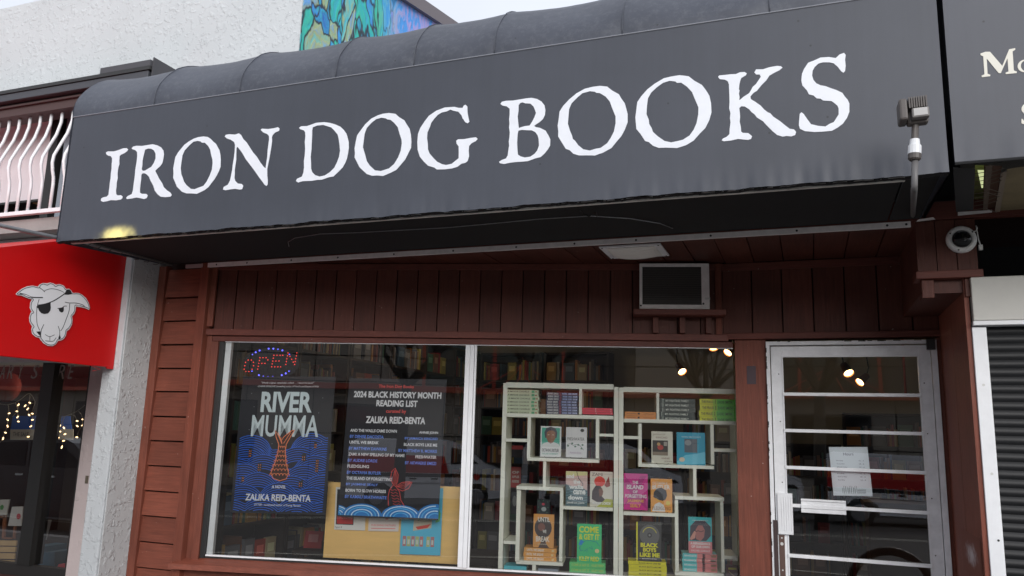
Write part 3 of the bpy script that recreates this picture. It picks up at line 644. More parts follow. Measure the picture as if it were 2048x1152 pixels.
# red side awning with its emblem
ra = thing('red_awning', 'bright red awning panel with a white sheep head emblem on the left shop', 'awning', (-4.285, 3.6, 1.88))
AXP = -4.285
FA = FX(AXP); RZ = PX(110, 720, AXP).z
M_redv = mat('red_vinyl', (.62, .002, .003), .45, noise=.06, nscale=2, bump=.1, bscale=200)
top0 = PX(0, 494.7, AXP); top1 = PX(104, 483.3, AXP); sl2 = (top1.z-top0.z)/(top1.y-top0.y)
yA, yB = 2.2, 3.966
def tz_(y): return top0.z+sl2*(y-top0.y)
MB().poly(FA, [(yA, RZ), (3.90, RZ), (3.92, RZ-.02), (yB, RZ-.02), (yB, tz_(yB)), (yA, tz_(yA))], d=.012).build('side_panel', M_redv, ra)
q = MB(); q.quad((AXP-.015, yA, tz_(yA)), (-9.4, yA, tz_(yA)), (-9.4, yB, tz_(yB)), (AXP-.015, yB, tz_(yB))); q.quad((AXP-.015, yA, RZ), (-9.4, yA, RZ), (-9.4, yA, tz_(yA)), (AXP-.015, yA, tz_(yA))); q.build('top_panel', M_redv, ra)
MB().tube([(AXP-.005, yA, RZ-.004), (AXP-.005, 3.95, RZ-.004)], .007).tube([(AXP+.004, 3.50, RZ-.008), (AXP+.006, 3.78, RZ-.01), (AXP+.006, 3.86, RZ-.03), (AXP+.006, 3.80, RZ-.045)], .0022, 5).build('bottom_rail', M_redv, ra)
def lg(pts, o=(25, 555), k=7.945):
    r = []
    for x, y in pts:
        p = PX(o[0]+x/k, o[1]+y/k, AXP+.008); r.append((p.y, p.z))
    return r
def smooth_(pts, n=3, closed=True):
    N = len(pts); out = []
    for i in range(N if closed else N-1):
        P = [pts[(i+j) % N] if closed else pts[min(max(i+j, 0), N-1)] for j in (-1, 0, 1, 2)]
        for s_ in range(n):
            t = s_/n
            out.append(tuple(.5*((2*P[1][d])+(-P[0][d]+P[2][d])*t+(2*P[0][d]-5*P[1][d]+4*P[2][d]-P[3][d])*t*t+(-P[0][d]+3*P[1][d]-3*P[2][d]+P[3][d])*t**3) for d in (0, 1)))
    if not closed: out.append(pts[-1])
    return out
outer = [(50, 262), (75, 232), (150, 175), (230, 140), (320, 128), (400, 145), (430, 110), (480, 88), (545, 92), (600, 80), (650, 95), (690, 115), (750, 105), (815, 130), (850, 180), (900, 180), (935, 205), (955, 245), (1050, 245), (1110, 275), (1170, 330), (1210, 400), (1232, 480), (1215, 515), (1150, 485), (1080, 470), (1010, 460), (1000, 530), (980, 580), (945, 612), (955, 680), (945, 750), (905, 820), (860, 855), (850, 920), (815, 975), (770, 1000), (725, 1005), (690, 1060), (640, 1090), (560, 1085), (490, 1045), (440, 985), (425, 958), (370, 945), (310, 895), (297, 820), (310, 780), (270, 710), (262, 640), (280, 570), (300, 545), (272, 480), (280, 400), (310, 350), (230, 325), (140, 285), (75, 280)]
inner = [(72, 262), (110, 228), (180, 180), (250, 158), (325, 146), (400, 165), (425, 160), (445, 122), (490, 104), (550, 122), (600, 98), (655, 120), (680, 145), (740, 122), (805, 148), (840, 195), (900, 195), (925, 220), (940, 258), (1050, 262), (1100, 290), (1155, 345), (1195, 410), (1215, 488), (1150, 468), (1080, 450), (990, 440), (985, 520), (955, 575), (925, 610), (938, 680), (928, 740), (885, 805), (845, 840), (832, 910), (800, 960), (760, 980), (715, 985), (680, 1045), (630, 1072), (560, 1065), (505, 1030), (455, 970), (440, 940), (385, 930), (330, 885), (315, 820), (340, 778), (290, 710), (282, 640), (298, 580), (335, 556), (295, 490), (300, 400), (330, 345), (230, 308), (150, 268)]
emb = MB().poly(FA, lg(outer), c=.008).build('emblem', paint((.75, .72, .74), .5), ra)
MB().poly(FA, lg(inner), c=.009).build('emblem_print', paint((.82, .82, .84), .5), emb)
ink = MB()
ink.line(FA, lg(smooth_(inner)), .0035, .0098, True)
for pts, w in (([(425, 160), (460, 185), (512, 230)], .004), ([(495, 215), (590, 180), (680, 185), (760, 210), (815, 238)], .003), ([(390, 440), (500, 425), (620, 385), (720, 330), (800, 275), (850, 235)], .006), ([(110, 252), (200, 270), (300, 312), (400, 318), (480, 318)], .006), ([(420, 345), (395, 430), (382, 520), (380, 640), (390, 750), (430, 840)], .0035), ([(495, 745), (455, 830), (445, 900), (450, 970)], .004), ([(905, 415), (895, 530), (850, 660), (800, 790), (760, 850)], .004), ([(722, 772), (745, 850), (745, 940), (725, 980)], .004), ([(515, 905), (555, 930), (600, 938), (665, 910)], .003), ([(590, 940), (590, 1005)], .003), ([(515, 1005), (560, 1010), (640, 1012), (670, 985), (690, 955)], .0035), ([(830, 390), (900, 405), (1000, 405), (1100, 430), (1140, 455)], .004), ([(710, 490), (780, 482), (820, 455), (860, 455)], .0035)):
    ink.line(FA, lg(smooth_(pts, 3, False)), w, .0100)
ink.poly(FA, lg([(370, 468), (400, 450), (500, 425), (600, 400), (605, 480), (595, 530), (560, 570), (500, 580), (450, 565), (415, 525), (405, 490)]), c=.0102)
ink.poly(FA, lg([(715, 490), (810, 470), (812, 520), (800, 550), (770, 556), (740, 535), (728, 500)]), c=.0102)
ink.poly(FA, lg([(820, 270), (850, 205), (900, 195), (935, 230), (945, 262), (880, 275)]), c=.0102)
ink.poly(FA, lg([(375, 860), (440, 855), (440, 930), (410, 905)]), c=.0102).poly(FA, lg([(745, 900), (765, 960), (740, 985), (725, 960)]), c=.0102)
ink.build('emblem_ink', M_ink, emb)
MB().poly(FA, lg([(145, 262), (210, 275), (300, 315), (230, 305)]), c=.0104).poly(FA, lg([(950, 415), (1050, 425), (1120, 445), (1050, 445)]), c=.0104).build('emblem_highlight', paint((.85, .82, .83), .5), emb)
# ---------------------------------------------------------------- RIGHT NEIGHBOUR: roller shutter
rs = thing('roller_shutter', 'closed dark roller shutter in a white frame, right of the door', 'roller shutter', (1.6, 4.22, 0))
for xa_ in (.736, 2.9): MB().box(WLD, xa_, xa_+.059, 0, 2.09, -4.30, -4.19).build('frame', M_white, rs, bevel=.003)
MB().box(WLD, .742, 2.96, 2.118, 2.325, -4.34, -4.17).build('housing', mat('cream_housing', (.55, .54, .5), .5, noise=.06), rs, bevel=.004)
MB().box(WLD, .739, 2.96, 2.096, 2.116, -4.33, -4.165).build('housing_lip', M_white, rs, bevel=.002)
sm_ = MB()
def sl3(u, v):
    return (.796+u*2.1, 4.235-.008*math.sin(math.pi*v), v*.0385)
sm_.grid(sl3, 1, 6)
first = None
M_slat = mat('charcoal_slat', (.007, .0075, .009), .55, noise=.15, nscale=3)
for i in range(54):
    if first is None:
        rs_off = OFF[rs]; OFF[rs] = Vector((0, 0, 0)); first = sm_.build('slat', M_slat, rs, smooth=True); OFF[rs] = rs_off; first.location = -rs_off; c = first
    else:
        c = first.copy(); COL.objects.link(c); c.parent = rs
    c.location = -rs_off+Vector((0, 0, .004+i*.0387))
MB().box(WLD, .79, 2.9, 0, 2.1, -4.26, -4.245).build('backing', M_dark, rs)
MB().disc(FY(4.19), .765, 1.82, .006, .001).disc(FY(4.19), .77, 1.42, .006, .001).build('cap', M_bright, rs)
MB().disc(FY(4.19), .775, 1.13, .005, .0012).build('screw', M_darkm, rs)
MB().box(WLD, .80, 3.0, 2.33, 2.6, -4.9, -4.8).build('recess_panel', M_dark, rs)
# security camera
sc_p = PY(1922, 480, 4.2)
cmn = thing('security_camera', 'round white dome security camera with dark glass on the red bulkhead', 'security camera', sc_p)
mb = MB(); N = 32
def ring(r, c): return [FY(4.2).p(sc_p.x+r*math.cos(2*math.pi*k/N), sc_p.z+r*math.sin(2*math.pi*k/N), c) for k in range(N)]
prof = [(.066, .001), (.066, .012), (.060, .022), (.046, .026), (.042, .022)]
mb = MB(); rings = [ring(r, c) for r, c in prof]
for rg in rings: mb.v += rg
for i in range(len(rings)-1):
    for k in range(N): mb.f.append([i*N+k, i*N+(k+1) % N, (i+1)*N+(k+1) % N, (i+1)*N+k])
mb.build('ring', M_plastic, cmn, smooth=True)
mb = MB(); rings = [ring(.042*math.cos(a), .02+.030*math.sin(a)) for a in [j*math.pi/2/7 for j in range(8)]]
for rg in rings: mb.v += rg
for i in range(len(rings)-1):
    for k in range(N): mb.f.append([i*N+k, i*N+(k+1) % N, (i+1)*N+(k+1) % N, (i+1)*N+k])
mb.build('dome', M_blackgl, cmn, smooth=True)
MB().tube([FY(4.2).p(sc_p.x+.045+.028*math.sin(a)*.9, sc_p.z+.052-.02*math.cos(a), .012) for a in (0, .5, 1, 1.6, 2.2)]+[FY(4.2).p(sc_p.x+.072, sc_p.z-.005, .01), FY(4.2).p(sc_p.x+.078, sc_p.z-.03, .008)], .0028, 6).build('cable', M_plastic, cmn, smooth=True)
MB().box(FY(4.2), sc_p.x+.071, sc_p.x+.087, sc_p.z-.055, sc_p.z-.03, 0, .012).build('junction', M_plastic, cmn)
sr = MB()
for a in (.6, 2.6, 4.4): sr.disc(FY(4.2), sc_p.x+.056*math.cos(a), sc_p.z+.056*math.sin(a), .004, .0248, seg=8)
sr.build('screw', M_darkm, cmn)
#PART3
# ================================================================ MAIN AWNING
YF = 3.31; AX0, AX1 = -4.14, .545; AZ0, AZ1 = 2.578, 3.358
aw = thing('main_awning', 'long dark grey bookshop awning lettered in white above the display window', 'awning', (-1.8, 3.8, 2.6))
M_vin = mat_vinyl('charcoal_vinyl', (.052, .058, .076), mottle=.14); M_vin2 = mat_vinyl('charcoal_vinyl_front', (.048, .053, .068), painted_glow=(-3.66+1.8, 0, 2.585-2.6))
RIBS = [-4.14, -3.50, -2.89, -2.27, -1.81, -1.37, -.737, -.091, .545]
def hsh(x, k): return math.sin(x*k+1.3)*.5+math.sin(x*k*2.37+.4)*.3+math.sin(x*k*5.1)*.2
def hemz(x): return AZ0+.003*hsh(x, 11)+.002*hsh(x, 37)
def front(u, v):
    x = AX0+(AX1-AX0)*u; z = hemz(x)+(AZ1-hemz(x))*v
    w = max(0, 1-v/.16)**1.5
    y = YF+w*.007*hsh(x, 23)*(.5+.5*hsh(x, 3))-.006*w
    # rounded vertical edge at the left end
    dx = x-AX0
    if dx < .02: y += .012*(1-dx/.02)**2
    return (x, y, z)
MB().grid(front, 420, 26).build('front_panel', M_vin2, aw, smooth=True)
prof = [(3.31, 3.358), (3.306, 3.40), (3.315, 3.452), (3.335, 3.50), (3.365, 3.548), (3.405, 3.60), (3.455, 3.652), (3.515, 3.695), (3.59, 3.732), (3.68, 3.766), (3.80, 3.80), (4.0, 3.84), (4.2, 3.87)]
def roofp(v):
    f = v*(len(prof)-1); i = min(int(f), len(prof)-2); t = f-i
    return prof[i][0]*(1-t)+prof[i+1][0]*t, prof[i][1]*(1-t)+prof[i+1][1]*t
for j in range(len(RIBS)-1):
    xa, xb = RIBS[j], RIBS[j+1]
    def top(u, v, xa=xa, xb=xb, j=j):
        x = xa+(xb-xa)*u; y, z = roofp(v)
        sag = math.sin(math.pi*u)**.7*math.sin(math.pi*min(1, v*1.15))
        amt = .022*(xb-xa)/.6
        # cloth pulls into the rib foot
        ps = math.exp(-((1-u)/.06)**2)*math.exp(-((v-.10)/.09)**2)+math.exp(-(u/.05)**2)*math.exp(-((v-.10)/.09)**2)*.5
        return (x, y+amt*.7*sag+.008*ps+.002*hsh(x*3+v*2, 6), z-amt*.75*sag)
    MB().grid(top, 30, 34).build('roof_bay', M_vin, aw, smooth=True)
for x in RIBS[1:-1]:
    MB().tube([(x, roofp(k/20)[0]-.002, roofp(k/20)[1]+.001) for k in range(21)], .0022, 6).build('rib_seam', M_vin, aw, smooth=True)
MB().tube([(AX0+.005, YF-.001, AZ1+.001), (AX1, YF-.001, AZ1+.001)], .0035, 6).build('welt', mat('grey_welt', (.22, .23, .26), .5), aw)
for X in (AX0, AX1):
    pts = [(YF+.002, AZ0)]+[(y, z) for y, z in prof]+[(4.2, 2.62)]
    MB().poly(FX(X), pts).build('end_panel', M_vin, aw)
# underside, rails, lacing
MB().box(WLD, AX0+.05, .40, 2.622, 2.630, -4.17, -3.405).build('underside_panel', M_dark, aw)
MB().box(WLD, AX0+.03, .40, 2.584, 2.600, -3.404, -3.388).build('lace_rail', mat('dirty_white_rail', (.82, .80, .74), .6, noise=.3, nscale=9), aw)
hm = MB()
def hem(u, v):
    x = AX0+(AX1-AX0)*u; return (x, YF+.004+v*.03, hemz(x)-.003-.006*abs(hsh(x, 55))*math.sin(math.pi*v))
MB().grid(hem, 400, 4).build('hem_fold', mat('dark_hem', (.014, .014, .016), .8), aw)
lc = MB(); x = AX0+.06
while x < .38:
    lc.tube([(x, 3.352, 2.588), (x+.015, 3.378, 2.594), (x+.045, 3.40, 2.612), (x+.065, 3.41, 2.622)], .0028, 5)
    if random.random() < .6: lc.tube([(x+.05, 3.35, 2.588), (x+.035, 3.385, 2.596), (x+.01, 3.41, 2.622)], .0025, 5)
    x += random.uniform(.075, .13)
lc.build('lacing', M_rope, aw, kind='stuff')
lc = MB(); y = 3.42
while y < 4.15:
    lc.tube([(AX0+.005, y, 2.60), (AX0+.03, y+.01, 2.598), (AX0+.055, y+.03, 2.62)], .003, 5); y += random.uniform(.06, .09)
lc.tube([(AX0+.055, 3.4, 2.614), (AX0+.055, 4.17, 2.614)], .007, 6)
lc.build('side_lacing', mat('grey_rope', (.12, .115, .11), .9), aw)
st = MB().box(WLD, -3.965, -3.82, 2.588, 2.613, -4.184, -4.172).build('flashing_strip', mat('pinkish_aluminium', (.45, .36, .36), .5), aw)
st = MB().box(WLD, -3.775, .505, 2.586, 2.615, -4.184, -4.17).build('flashing_strip', M_alu, aw, bevel=.001)
sc2 = MB()
for x in (-3.7, -3.45, -3.1, -2.75, -2.35, -1.95, -1.55, -1.2, -.85, -.45, -.02, .40, .485): sc2.disc(FY(4.17), x, 2.60, .006, .001, seg=8)
sc2.build('strip_screw', M_darkm, st)
MB().box(WLD, .41, .54, 2.62, 2.63, -4.15, -3.36).build('end_flap', M_dark, aw)
MB().quad((.53, 4.18, 2.612), (.615, 4.18, 2.618), (.60, 4.14, 2.62), (.535, 4.15, 2.615)).build('torn_strip', M_alu, aw)
wr = [PZ(x, y, 2.612) for x, y in ((578, 493), (576, 484), (590, 476), (640, 468), (720, 465), (900, 455), (1080, 438), (1180, 432), (1260, 437), (1320, 447), (1346, 457))]
MB().tube([(p.x, p.y, p.z) for p in wr], .0022, 5).build('loose_wire', M_steel, aw)
MB().tube([PZ(x, y, 2.60) for x, y in ((1158, 420), (1165, 428), (1178, 432), (1192, 424), (1194, 432))], .004, 5).build('loose_cord', M_rope, aw)
# support pipe along the left end
a_, b_ = PX(0, 451, -4.19), PX(340, 524, -4.10)
d_ = (a_-b_)
MB().tube([b_+d_*1.6, a_, b_+d_*.5, b_, b_+Vector((.03, .02, .02))], .012, 10).build('support_pipe', M_steel, aw, smooth=True)

# letters, cut from white vinyl
def AWF(o, k, pts):
    r = []
    for x, y in pts:
        p = PY(o[0]+x/k, o[1]+y/k, YF-.002); r.append((p.x, p.z))
    return r
LET = [
('I', (190, 240), 6.4, [[(140,415),(165,402),(240,402),(300,385),(360,362),(405,360),(424,378),(410,400),(375,425),(335,442),(315,460),(310,520),(312,565),(300,600),(293,640),(288,690),(290,745),(278,800),(275,850),(268,900),(272,950),(290,965),(330,962),(352,978),(350,1000),(330,1018),(270,1028),(200,1025),(160,1038),(105,1048),(75,1035),(78,1005),(105,990),(150,980),(172,955),(178,900),(185,850),(190,800),(200,740),(203,680),(212,620),(213,560),(218,520),(217,485),(200,462),(165,455),(142,435)]]),
('R', (190, 240), 6.4, [[(468,360),(490,340),(530,330),(600,332),(660,322),(740,310),(800,325),(845,350),(875,390),(882,440),(875,490),(862,550),(835,590),(795,625),(770,650),(790,690),(820,750),(860,810),(880,860),(920,900),(965,930),(982,960),(965,982),(900,988),(840,982),(800,950),(765,905),(745,840),(710,775),(690,725),(660,695),(630,680),(605,685),(592,705),(590,760),(580,830),(575,890),(575,930),(600,945),(655,945),(675,965),(660,1000),(625,1012),(580,1000),(530,992),(470,1005),(410,1012),(397,998),(415,975),(470,948),(485,900),(492,840),(500,780),(510,710),(515,640),(525,580),(535,520),(540,460),(538,410),(515,385),(480,375)],
 [(640,380),(680,365),(720,368),(755,390),(775,430),(775,490),(755,545),(720,600),(680,622),(640,648),(610,650),(597,630),(605,580),(608,520),(618,470),(630,420)]]),
('O', (330, 230), 6.775, [[(520,290),(580,298),(620,325),(650,358),(690,390),(712,430),(738,480),(750,540),(755,610),(752,700),(730,760),(700,820),(670,870),(630,920),(590,975),(540,1015),(490,1040),(430,1068),(360,1062),(290,1062),(230,1040),(190,1000),(160,970),(140,920),(110,850),(115,790),(112,720),(125,650),(140,570),(175,510),(215,460),(260,405),(320,360),(390,320),(450,300)],
 [(440,350),(480,358),(500,375),(540,375),(585,420),(612,470),(625,540),(642,600),(645,650),(635,740),(605,820),(565,900),(520,960),(450,985),(400,1005),(350,1000),(290,950),(255,900),(240,850),(220,800),(212,720),(222,640),(235,550),(265,480),(330,410),(385,362)]]),
('N', (330, 230), 6.775, [[(808,290),(825,268),(870,260),(950,265),(1000,248),(1030,270),(1060,325),(1105,370),(1150,440),(1195,510),(1240,560),(1290,640),(1335,700),(1362,722),(1372,650),(1385,570),(1390,480),(1400,400),(1410,330),(1408,285),(1385,258),(1330,235),(1295,200),(1315,185),(1400,190),(1470,180),(1530,165),(1552,185),(1545,215),(1490,238),(1460,270),(1448,300),(1450,350),(1440,430),(1428,500),(1415,580),(1400,650),(1385,730),(1385,820),(1392,880),(1390,940),(1375,962),(1350,945),(1310,890),(1265,830),(1210,750),(1150,670),(1095,600),(1050,520),(1010,465),(980,430),(968,450),(965,530),(965,600),(955,670),(945,740),(945,800),(940,850),(950,890),(985,928),(1040,935),(1060,960),(1045,1005),(1010,1010),(950,1000),(880,1008),(820,1020),(785,1010),(795,975),(850,945),(880,890),(895,820),(910,740),(920,660),(935,570),(945,480),(948,400),(935,365),(890,335),(840,318)]]),
('D', (580, 210), 6.777, [[(122,310),(150,288),(230,285),(290,265),(350,242),(460,232),(540,242),(610,262),(680,292),(730,340),(765,390),(780,440),(795,500),(797,580),(785,660),(770,730),(745,790),(710,850),(650,910),(590,968),(530,978),(430,1012),(370,1015),(290,1028),(170,1032),(110,1050),(80,1030),(95,1000),(160,970),(180,920),(190,850),(188,760),(200,680),(205,590),(200,500),(208,420),(205,370),(190,345),(140,328)],
 [(310,300),(370,278),(450,270),(500,285),(560,305),(600,345),(645,400),(660,460),(670,530),(678,620),(665,700),(635,780),(600,850),(540,910),(470,955),(400,970),(340,950),(300,910),(285,860),(285,780),(280,700),(290,600),(295,500),(300,400),(300,340)]]),
('O', (580, 210), 6.777, [[(1340,108),(1430,120),(1480,165),(1550,208),(1580,260),(1620,320),(1638,400),(1645,500),(1640,580),(1600,660),(1560,740),(1500,810),(1440,880),(1360,920),(1260,962),(1180,955),(1110,958),(1040,935),(980,880),(940,840),(900,760),(875,710),(880,650),(875,590),(890,500),(910,410),(960,340),(1020,260),(1100,185),(1190,140),(1260,118)],
 [(1240,172),(1295,180),(1320,195),(1360,200),(1410,240),(1460,300),(1485,390),(1512,470),(1515,520),(1500,620),(1465,710),(1410,800),(1340,860),(1230,895),(1150,885),(1080,820),(1040,760),(1025,700),(1008,640),(988,570),(1000,470),(1010,390),(1040,310),(1110,235),(1170,190)]]),
('G', (820, 190), 7.2, [[(800,140),(825,165),(828,250),(840,320),(855,385),(830,408),(795,390),(760,340),(740,290),(695,240),(630,228),(580,210),(530,235),(460,250),(400,285),(350,340),(305,400),(290,450),(250,540),(245,620),(255,700),(258,780),(280,840),(330,900),(390,960),(460,995),(520,1008),(600,990),(650,950),(700,910),(702,820),(700,740),(670,700),(665,660),(690,638),(780,635),(870,618),(950,608),(975,632),(945,665),(885,695),(850,735),(845,800),(850,880),(830,950),(800,975),(740,990),(680,1035),(600,1058),(500,1070),(385,1072),(350,1045),(260,1018),(200,960),(140,885),(110,790),(105,680),(115,560),(150,470),(210,380),(270,300),(380,225),(500,180),(640,170),(700,185),(755,185),(775,150)]]),
('B', (980, 180), 7.2, [[(150,200),(170,170),(230,155),(330,152),(430,135),(520,120),(600,112),(680,130),(740,165),(785,220),(798,290),(790,360),(760,420),(710,465),(670,490),(635,515),(660,535),(720,545),(800,585),(840,650),(868,710),(865,800),(830,860),(780,920),(730,965),(650,985),(540,1025),(480,1030),(400,1035),(300,1045),(200,1065),(145,1055),(130,1035),(165,1010),(230,985),(255,940),(262,880),(275,800),(270,740),(280,680),(285,610),(275,540),(280,480),(275,420),(283,350),(282,270),(240,235),(180,225)],
 [(412,215),(440,185),(470,178),(510,192),(580,195),(625,235),(645,280),(662,330),(640,390),(610,450),(570,512),(500,520),(450,535),(415,548),(405,460),(398,380),(410,300)],
 [(410,585),(460,575),(520,578),(600,580),(650,605),(685,650),(700,710),(705,800),(680,870),(640,920),(580,960),(500,972),(440,955),(402,930),(395,860),(390,760),(395,670),(400,620)]]),
('O', (1100, 140), 6.0235, [[(600,190),(690,200),(750,248),(830,292),(860,345),(900,400),(920,470),(935,530),(935,630),(900,720),(860,795),(800,865),(740,940),(640,995),(540,1030),(440,1028),(350,1030),(280,1008),(235,965),(190,950),(140,870),(98,800),(100,740),(92,670),(105,590),(115,500),(160,430),(230,355),(320,280),(420,225),(500,205)],
 [(480,255),(540,262),(560,275),(600,278),(670,320),(720,380),(745,450),(790,560),(790,640),(770,740),(730,820),(690,880),(610,938),(550,948),(480,970),(400,955),(340,905),(300,850),(275,830),(265,790),(240,730),(215,645),(222,560),(230,470),(260,400),(330,330),(390,280)]]),
('O', (1100, 140), 6.0235, [[(1560,62),(1670,75),(1740,130),(1830,180),(1880,245),(1920,310),(1940,400),(1945,510),(1920,600),(1870,700),(1800,770),(1730,850),(1640,905),(1530,940),(1400,935),(1310,938),(1240,912),(1190,868),(1145,855),(1090,770),(1040,710),(1035,650),(1028,570),(1040,480),(1052,385),(1100,315),(1170,235),(1260,165),(1370,100),(1460,78)],
 [(1440,130),(1510,138),(1530,155),(1580,152),(1650,200),(1710,265),(1745,350),(1788,450),(1785,540),(1765,640),(1730,720),(1680,790),(1600,840),(1540,855),(1460,872),(1380,855),(1300,800),(1240,745),(1225,700),(1195,650),(1190,600),(1162,530),(1168,430),(1180,340),(1220,270),(1290,205),(1360,155)]]),
('K', (1420, 120), 6.4, [[(103,215),(120,197),(200,190),(265,182),(330,180),(380,158),(440,152),(470,170),(460,195),(400,230),(385,270),(375,320),(370,370),(378,390),(370,430),(378,470),(375,515),(395,500),(430,470),(500,425),(525,385),(545,345),(590,305),(650,215),(635,185),(590,185),(567,160),(590,120),(680,118),(760,92),(860,75),(910,80),(928,98),(890,130),(820,165),(760,200),(720,260),(660,320),(600,395),(560,418),(518,465),(522,500),(580,535),(650,585),(690,630),(740,670),(770,680),(810,725),(900,785),(960,835),(1020,880),(1075,888),(1102,920),(1090,960),(1040,978),(980,972),(930,980),(860,960),(800,910),(760,870),(720,830),(680,785),(600,735),(570,695),(530,665),(500,630),(445,595),(400,592),(375,615),(380,660),(385,720),(380,790),(395,860),(398,915),(420,932),(490,935),(538,975),(525,1010),(490,1023),(430,1018),(360,1010),(270,1030),(175,1040),(150,1028),(165,1005),(210,985),(248,950),(252,880),(262,800),(255,740),(262,680),(245,620),(250,540),(248,460),(245,380),(242,310),(225,270),(190,252),(125,245)]]),
('S', (1580, 90), 6.064, [[(655,95),(675,120),(668,180),(675,250),(668,315),(648,335),(620,318),(580,265),(530,222),(480,210),(400,210),(345,225),(300,265),(275,310),(268,370),(285,425),(320,465),(370,488),(430,498),(500,525),(560,545),(635,580),(665,625),(700,665),(720,710),(720,810),(690,885),(640,955),(580,1000),(510,1040),(400,1050),(300,1055),(180,1045),(120,1015),(107,970),(112,900),(118,835),(138,815),(165,835),(210,900),(255,960),(340,980),(430,988),(480,955),(530,935),(560,890),(590,840),(590,770),(575,735),(540,705),(505,680),(400,672),(370,650),(325,648),(285,612),(230,598),(205,550),(150,490),(137,430),(145,350),(170,290),(220,215),(290,188),(370,152),(470,145),(555,158),(600,115)]]),
]
S_OUT = None
for ch, o, k, loops in LET:
    L3 = [AWF(o, k, l) for l in loops]
    if ch == 'S': S_OUT = L3[0]
    MB().poly(FY(YF), L3[0], L3[1:], c=.002, d=.001).build('letter', M_letter, aw)

# ================================================================ RIGHT AWNING
BX0, BX1 = .567, 4.2; BZ0, BZ1 = 2.612, 3.40
aw2 = thing('side_awning', 'dark awning at the right edge with cream serif letters and torn lit underside', 'awning', (2, 3.8, 2.6))
def front2(u, v):
    x = BX0+(BX1-BX0)*u; return (x, YF+.006*hsh(x, 19)*max(0, 1-v/.1), BZ0+.004*hsh(x+5, 17)*(1-v)+(BZ1-BZ0)*v)
MB().grid(front2, 160, 12).build('front_panel', mat_vinyl('grey_vinyl', (.060, .065, .082)), aw2, smooth=True)
MB().grid(lambda u, v: (BX0+(BX1-BX0)*u, roofp(v)[0], roofp(v)[1]+.04), 40, 20).build('roof_panel', M_vin, aw2, smooth=True)
MB().poly(FX(BX0), [(YF, BZ0)]+[(y, z+.04) for y, z in prof]+[(4.2, 2.62)]).build('end_panel', mat('black_vinyl', (.01, .01, .014), .4), aw2)
MB().tube([(BX0, YF-.001, BZ0), (BX1, YF-.001, BZ0)], .007, 6).build('hem', M_dark, aw2)
def pzq(pts, z): return [PZ(x, y, z) for x, y in pts]
MB().quad(*pzq([(1906, 334), (1950, 338), (1946, 420), (1912, 424)], 2.622)).build('inner_flap', mat('dark_flap', (.03, .032, .034), .8), aw2)
MB().quad(*pzq([(1950, 330), (1975, 330), (1972, 420), (1944, 422)], 2.75)).build('green_mesh', paint((.30, .34, .12), .8, name='green_mesh_paint'), aw2)
MB().quad(*pzq([(1955, 340), (1968, 340), (1966, 376), (1963, 376)], 2.70)).build('lamp_tube', mat('lit_tube', (.8, .8, .6), .5, emit=(.9, 1, .5), estr=.3), aw2)
MB().quad(*pzq([(1968, 330), (2004, 332), (1988, 424), (1966, 424)], 2.66)).build('torn_lining', mat('brown_lining', (.10, .045, .025), .8), aw2)
MB().quad(*pzq([(1971, 332), (1985, 330), (1975, 418), (1966, 422)], 2.65)).build('frame_post', mat('dusty_wood', (.16, .12, .09), .8), aw2)
MB().quad(*pzq([(2003, 345), (2014, 343), (2000, 424), (1989, 425)], 2.64)).build('timber_edge', mat('weathered_timber', (.28, .23, .18), .8), aw2)
MB().quad(*pzq([(2014, 338), (2100, 325), (2400, 300), (2400, 420), (2000, 424)], 2.645)).build('plywood_lining', mat('stained_plywood', (.26, .21, .12), .8, noise=.3, nscale=6), aw2)
q = MB()
for i in range(10):
    y = 345+i*8
    q.tube(pzq([(1948, y+3), (1972, y-1)], 2.63), .0015, 4)
    q.tube(pzq([(1978-i*.8, y), (2008-i*1.6, y+random.choice((-8, 8)))], 2.63), .0015, 4)
q.tube(pzq([(1950, 338), (1946, 420)], 2.63), .0015, 4)
q.build('lacing', mat('dusty_rope', (.17, .14, .11), .9), aw2, kind='stuff')
MB().poly(FY(4.17), [(PY(x, y, 4.17).x, PY(x, y, 4.17).z) for x, y in ((1916, 424), (1916, 431), (1984, 424.5), (1984, 420))], d=.004).build('flashing_strip', M_alu, aw2)
ms_ = AWF((1200, 0), 2.415, [(1838,258),(1862,250),(1884,250),(1943,318),(1976,238),(2005,232),(2006,240),(1993,248),(1999,340),(2014,346),(2012,353),(1960,358),(1959,351),(1973,345),(1968,282),(1936,353),(1926,353),(1868,283),(1872,356),(1886,361),(1884,368),(1845,373),(1843,365),(1857,359),(1851,272),(1838,266)])
M_cream = mat('cream_letter', (.68, .66, .58), .5)
MB().poly(FY(YF), ms_, c=.002, d=.001).build('letter', M_cream, aw2)
oc = AWF((1200, 0), 2.415, [(2055, 318)])[0]
MB().poly(FY(YF), [(oc[0]+.026*math.cos(a/24*6.2832), oc[1]+.026*math.sin(a/24*6.2832)) for a in range(24)], [[(oc[0]+.015*math.cos(a/20*6.2832), oc[1]+.021*math.sin(a/20*6.2832)) for a in range(20)]], c=.002, d=.001).build('letter', M_cream, aw2)
so = PY(2043, 250, YF); sx = [p[0] for p in S_OUT]; sz = [p[1] for p in S_OUT]; ks = .085/(max(sz)-min(sz))
MB().poly(FY(YF), [(so.x+(x-min(sx))*ks, so.z+(z-min(sz))*ks) for x, z in S_OUT], c=.002, d=.001).build('letter', M_cream, aw2)

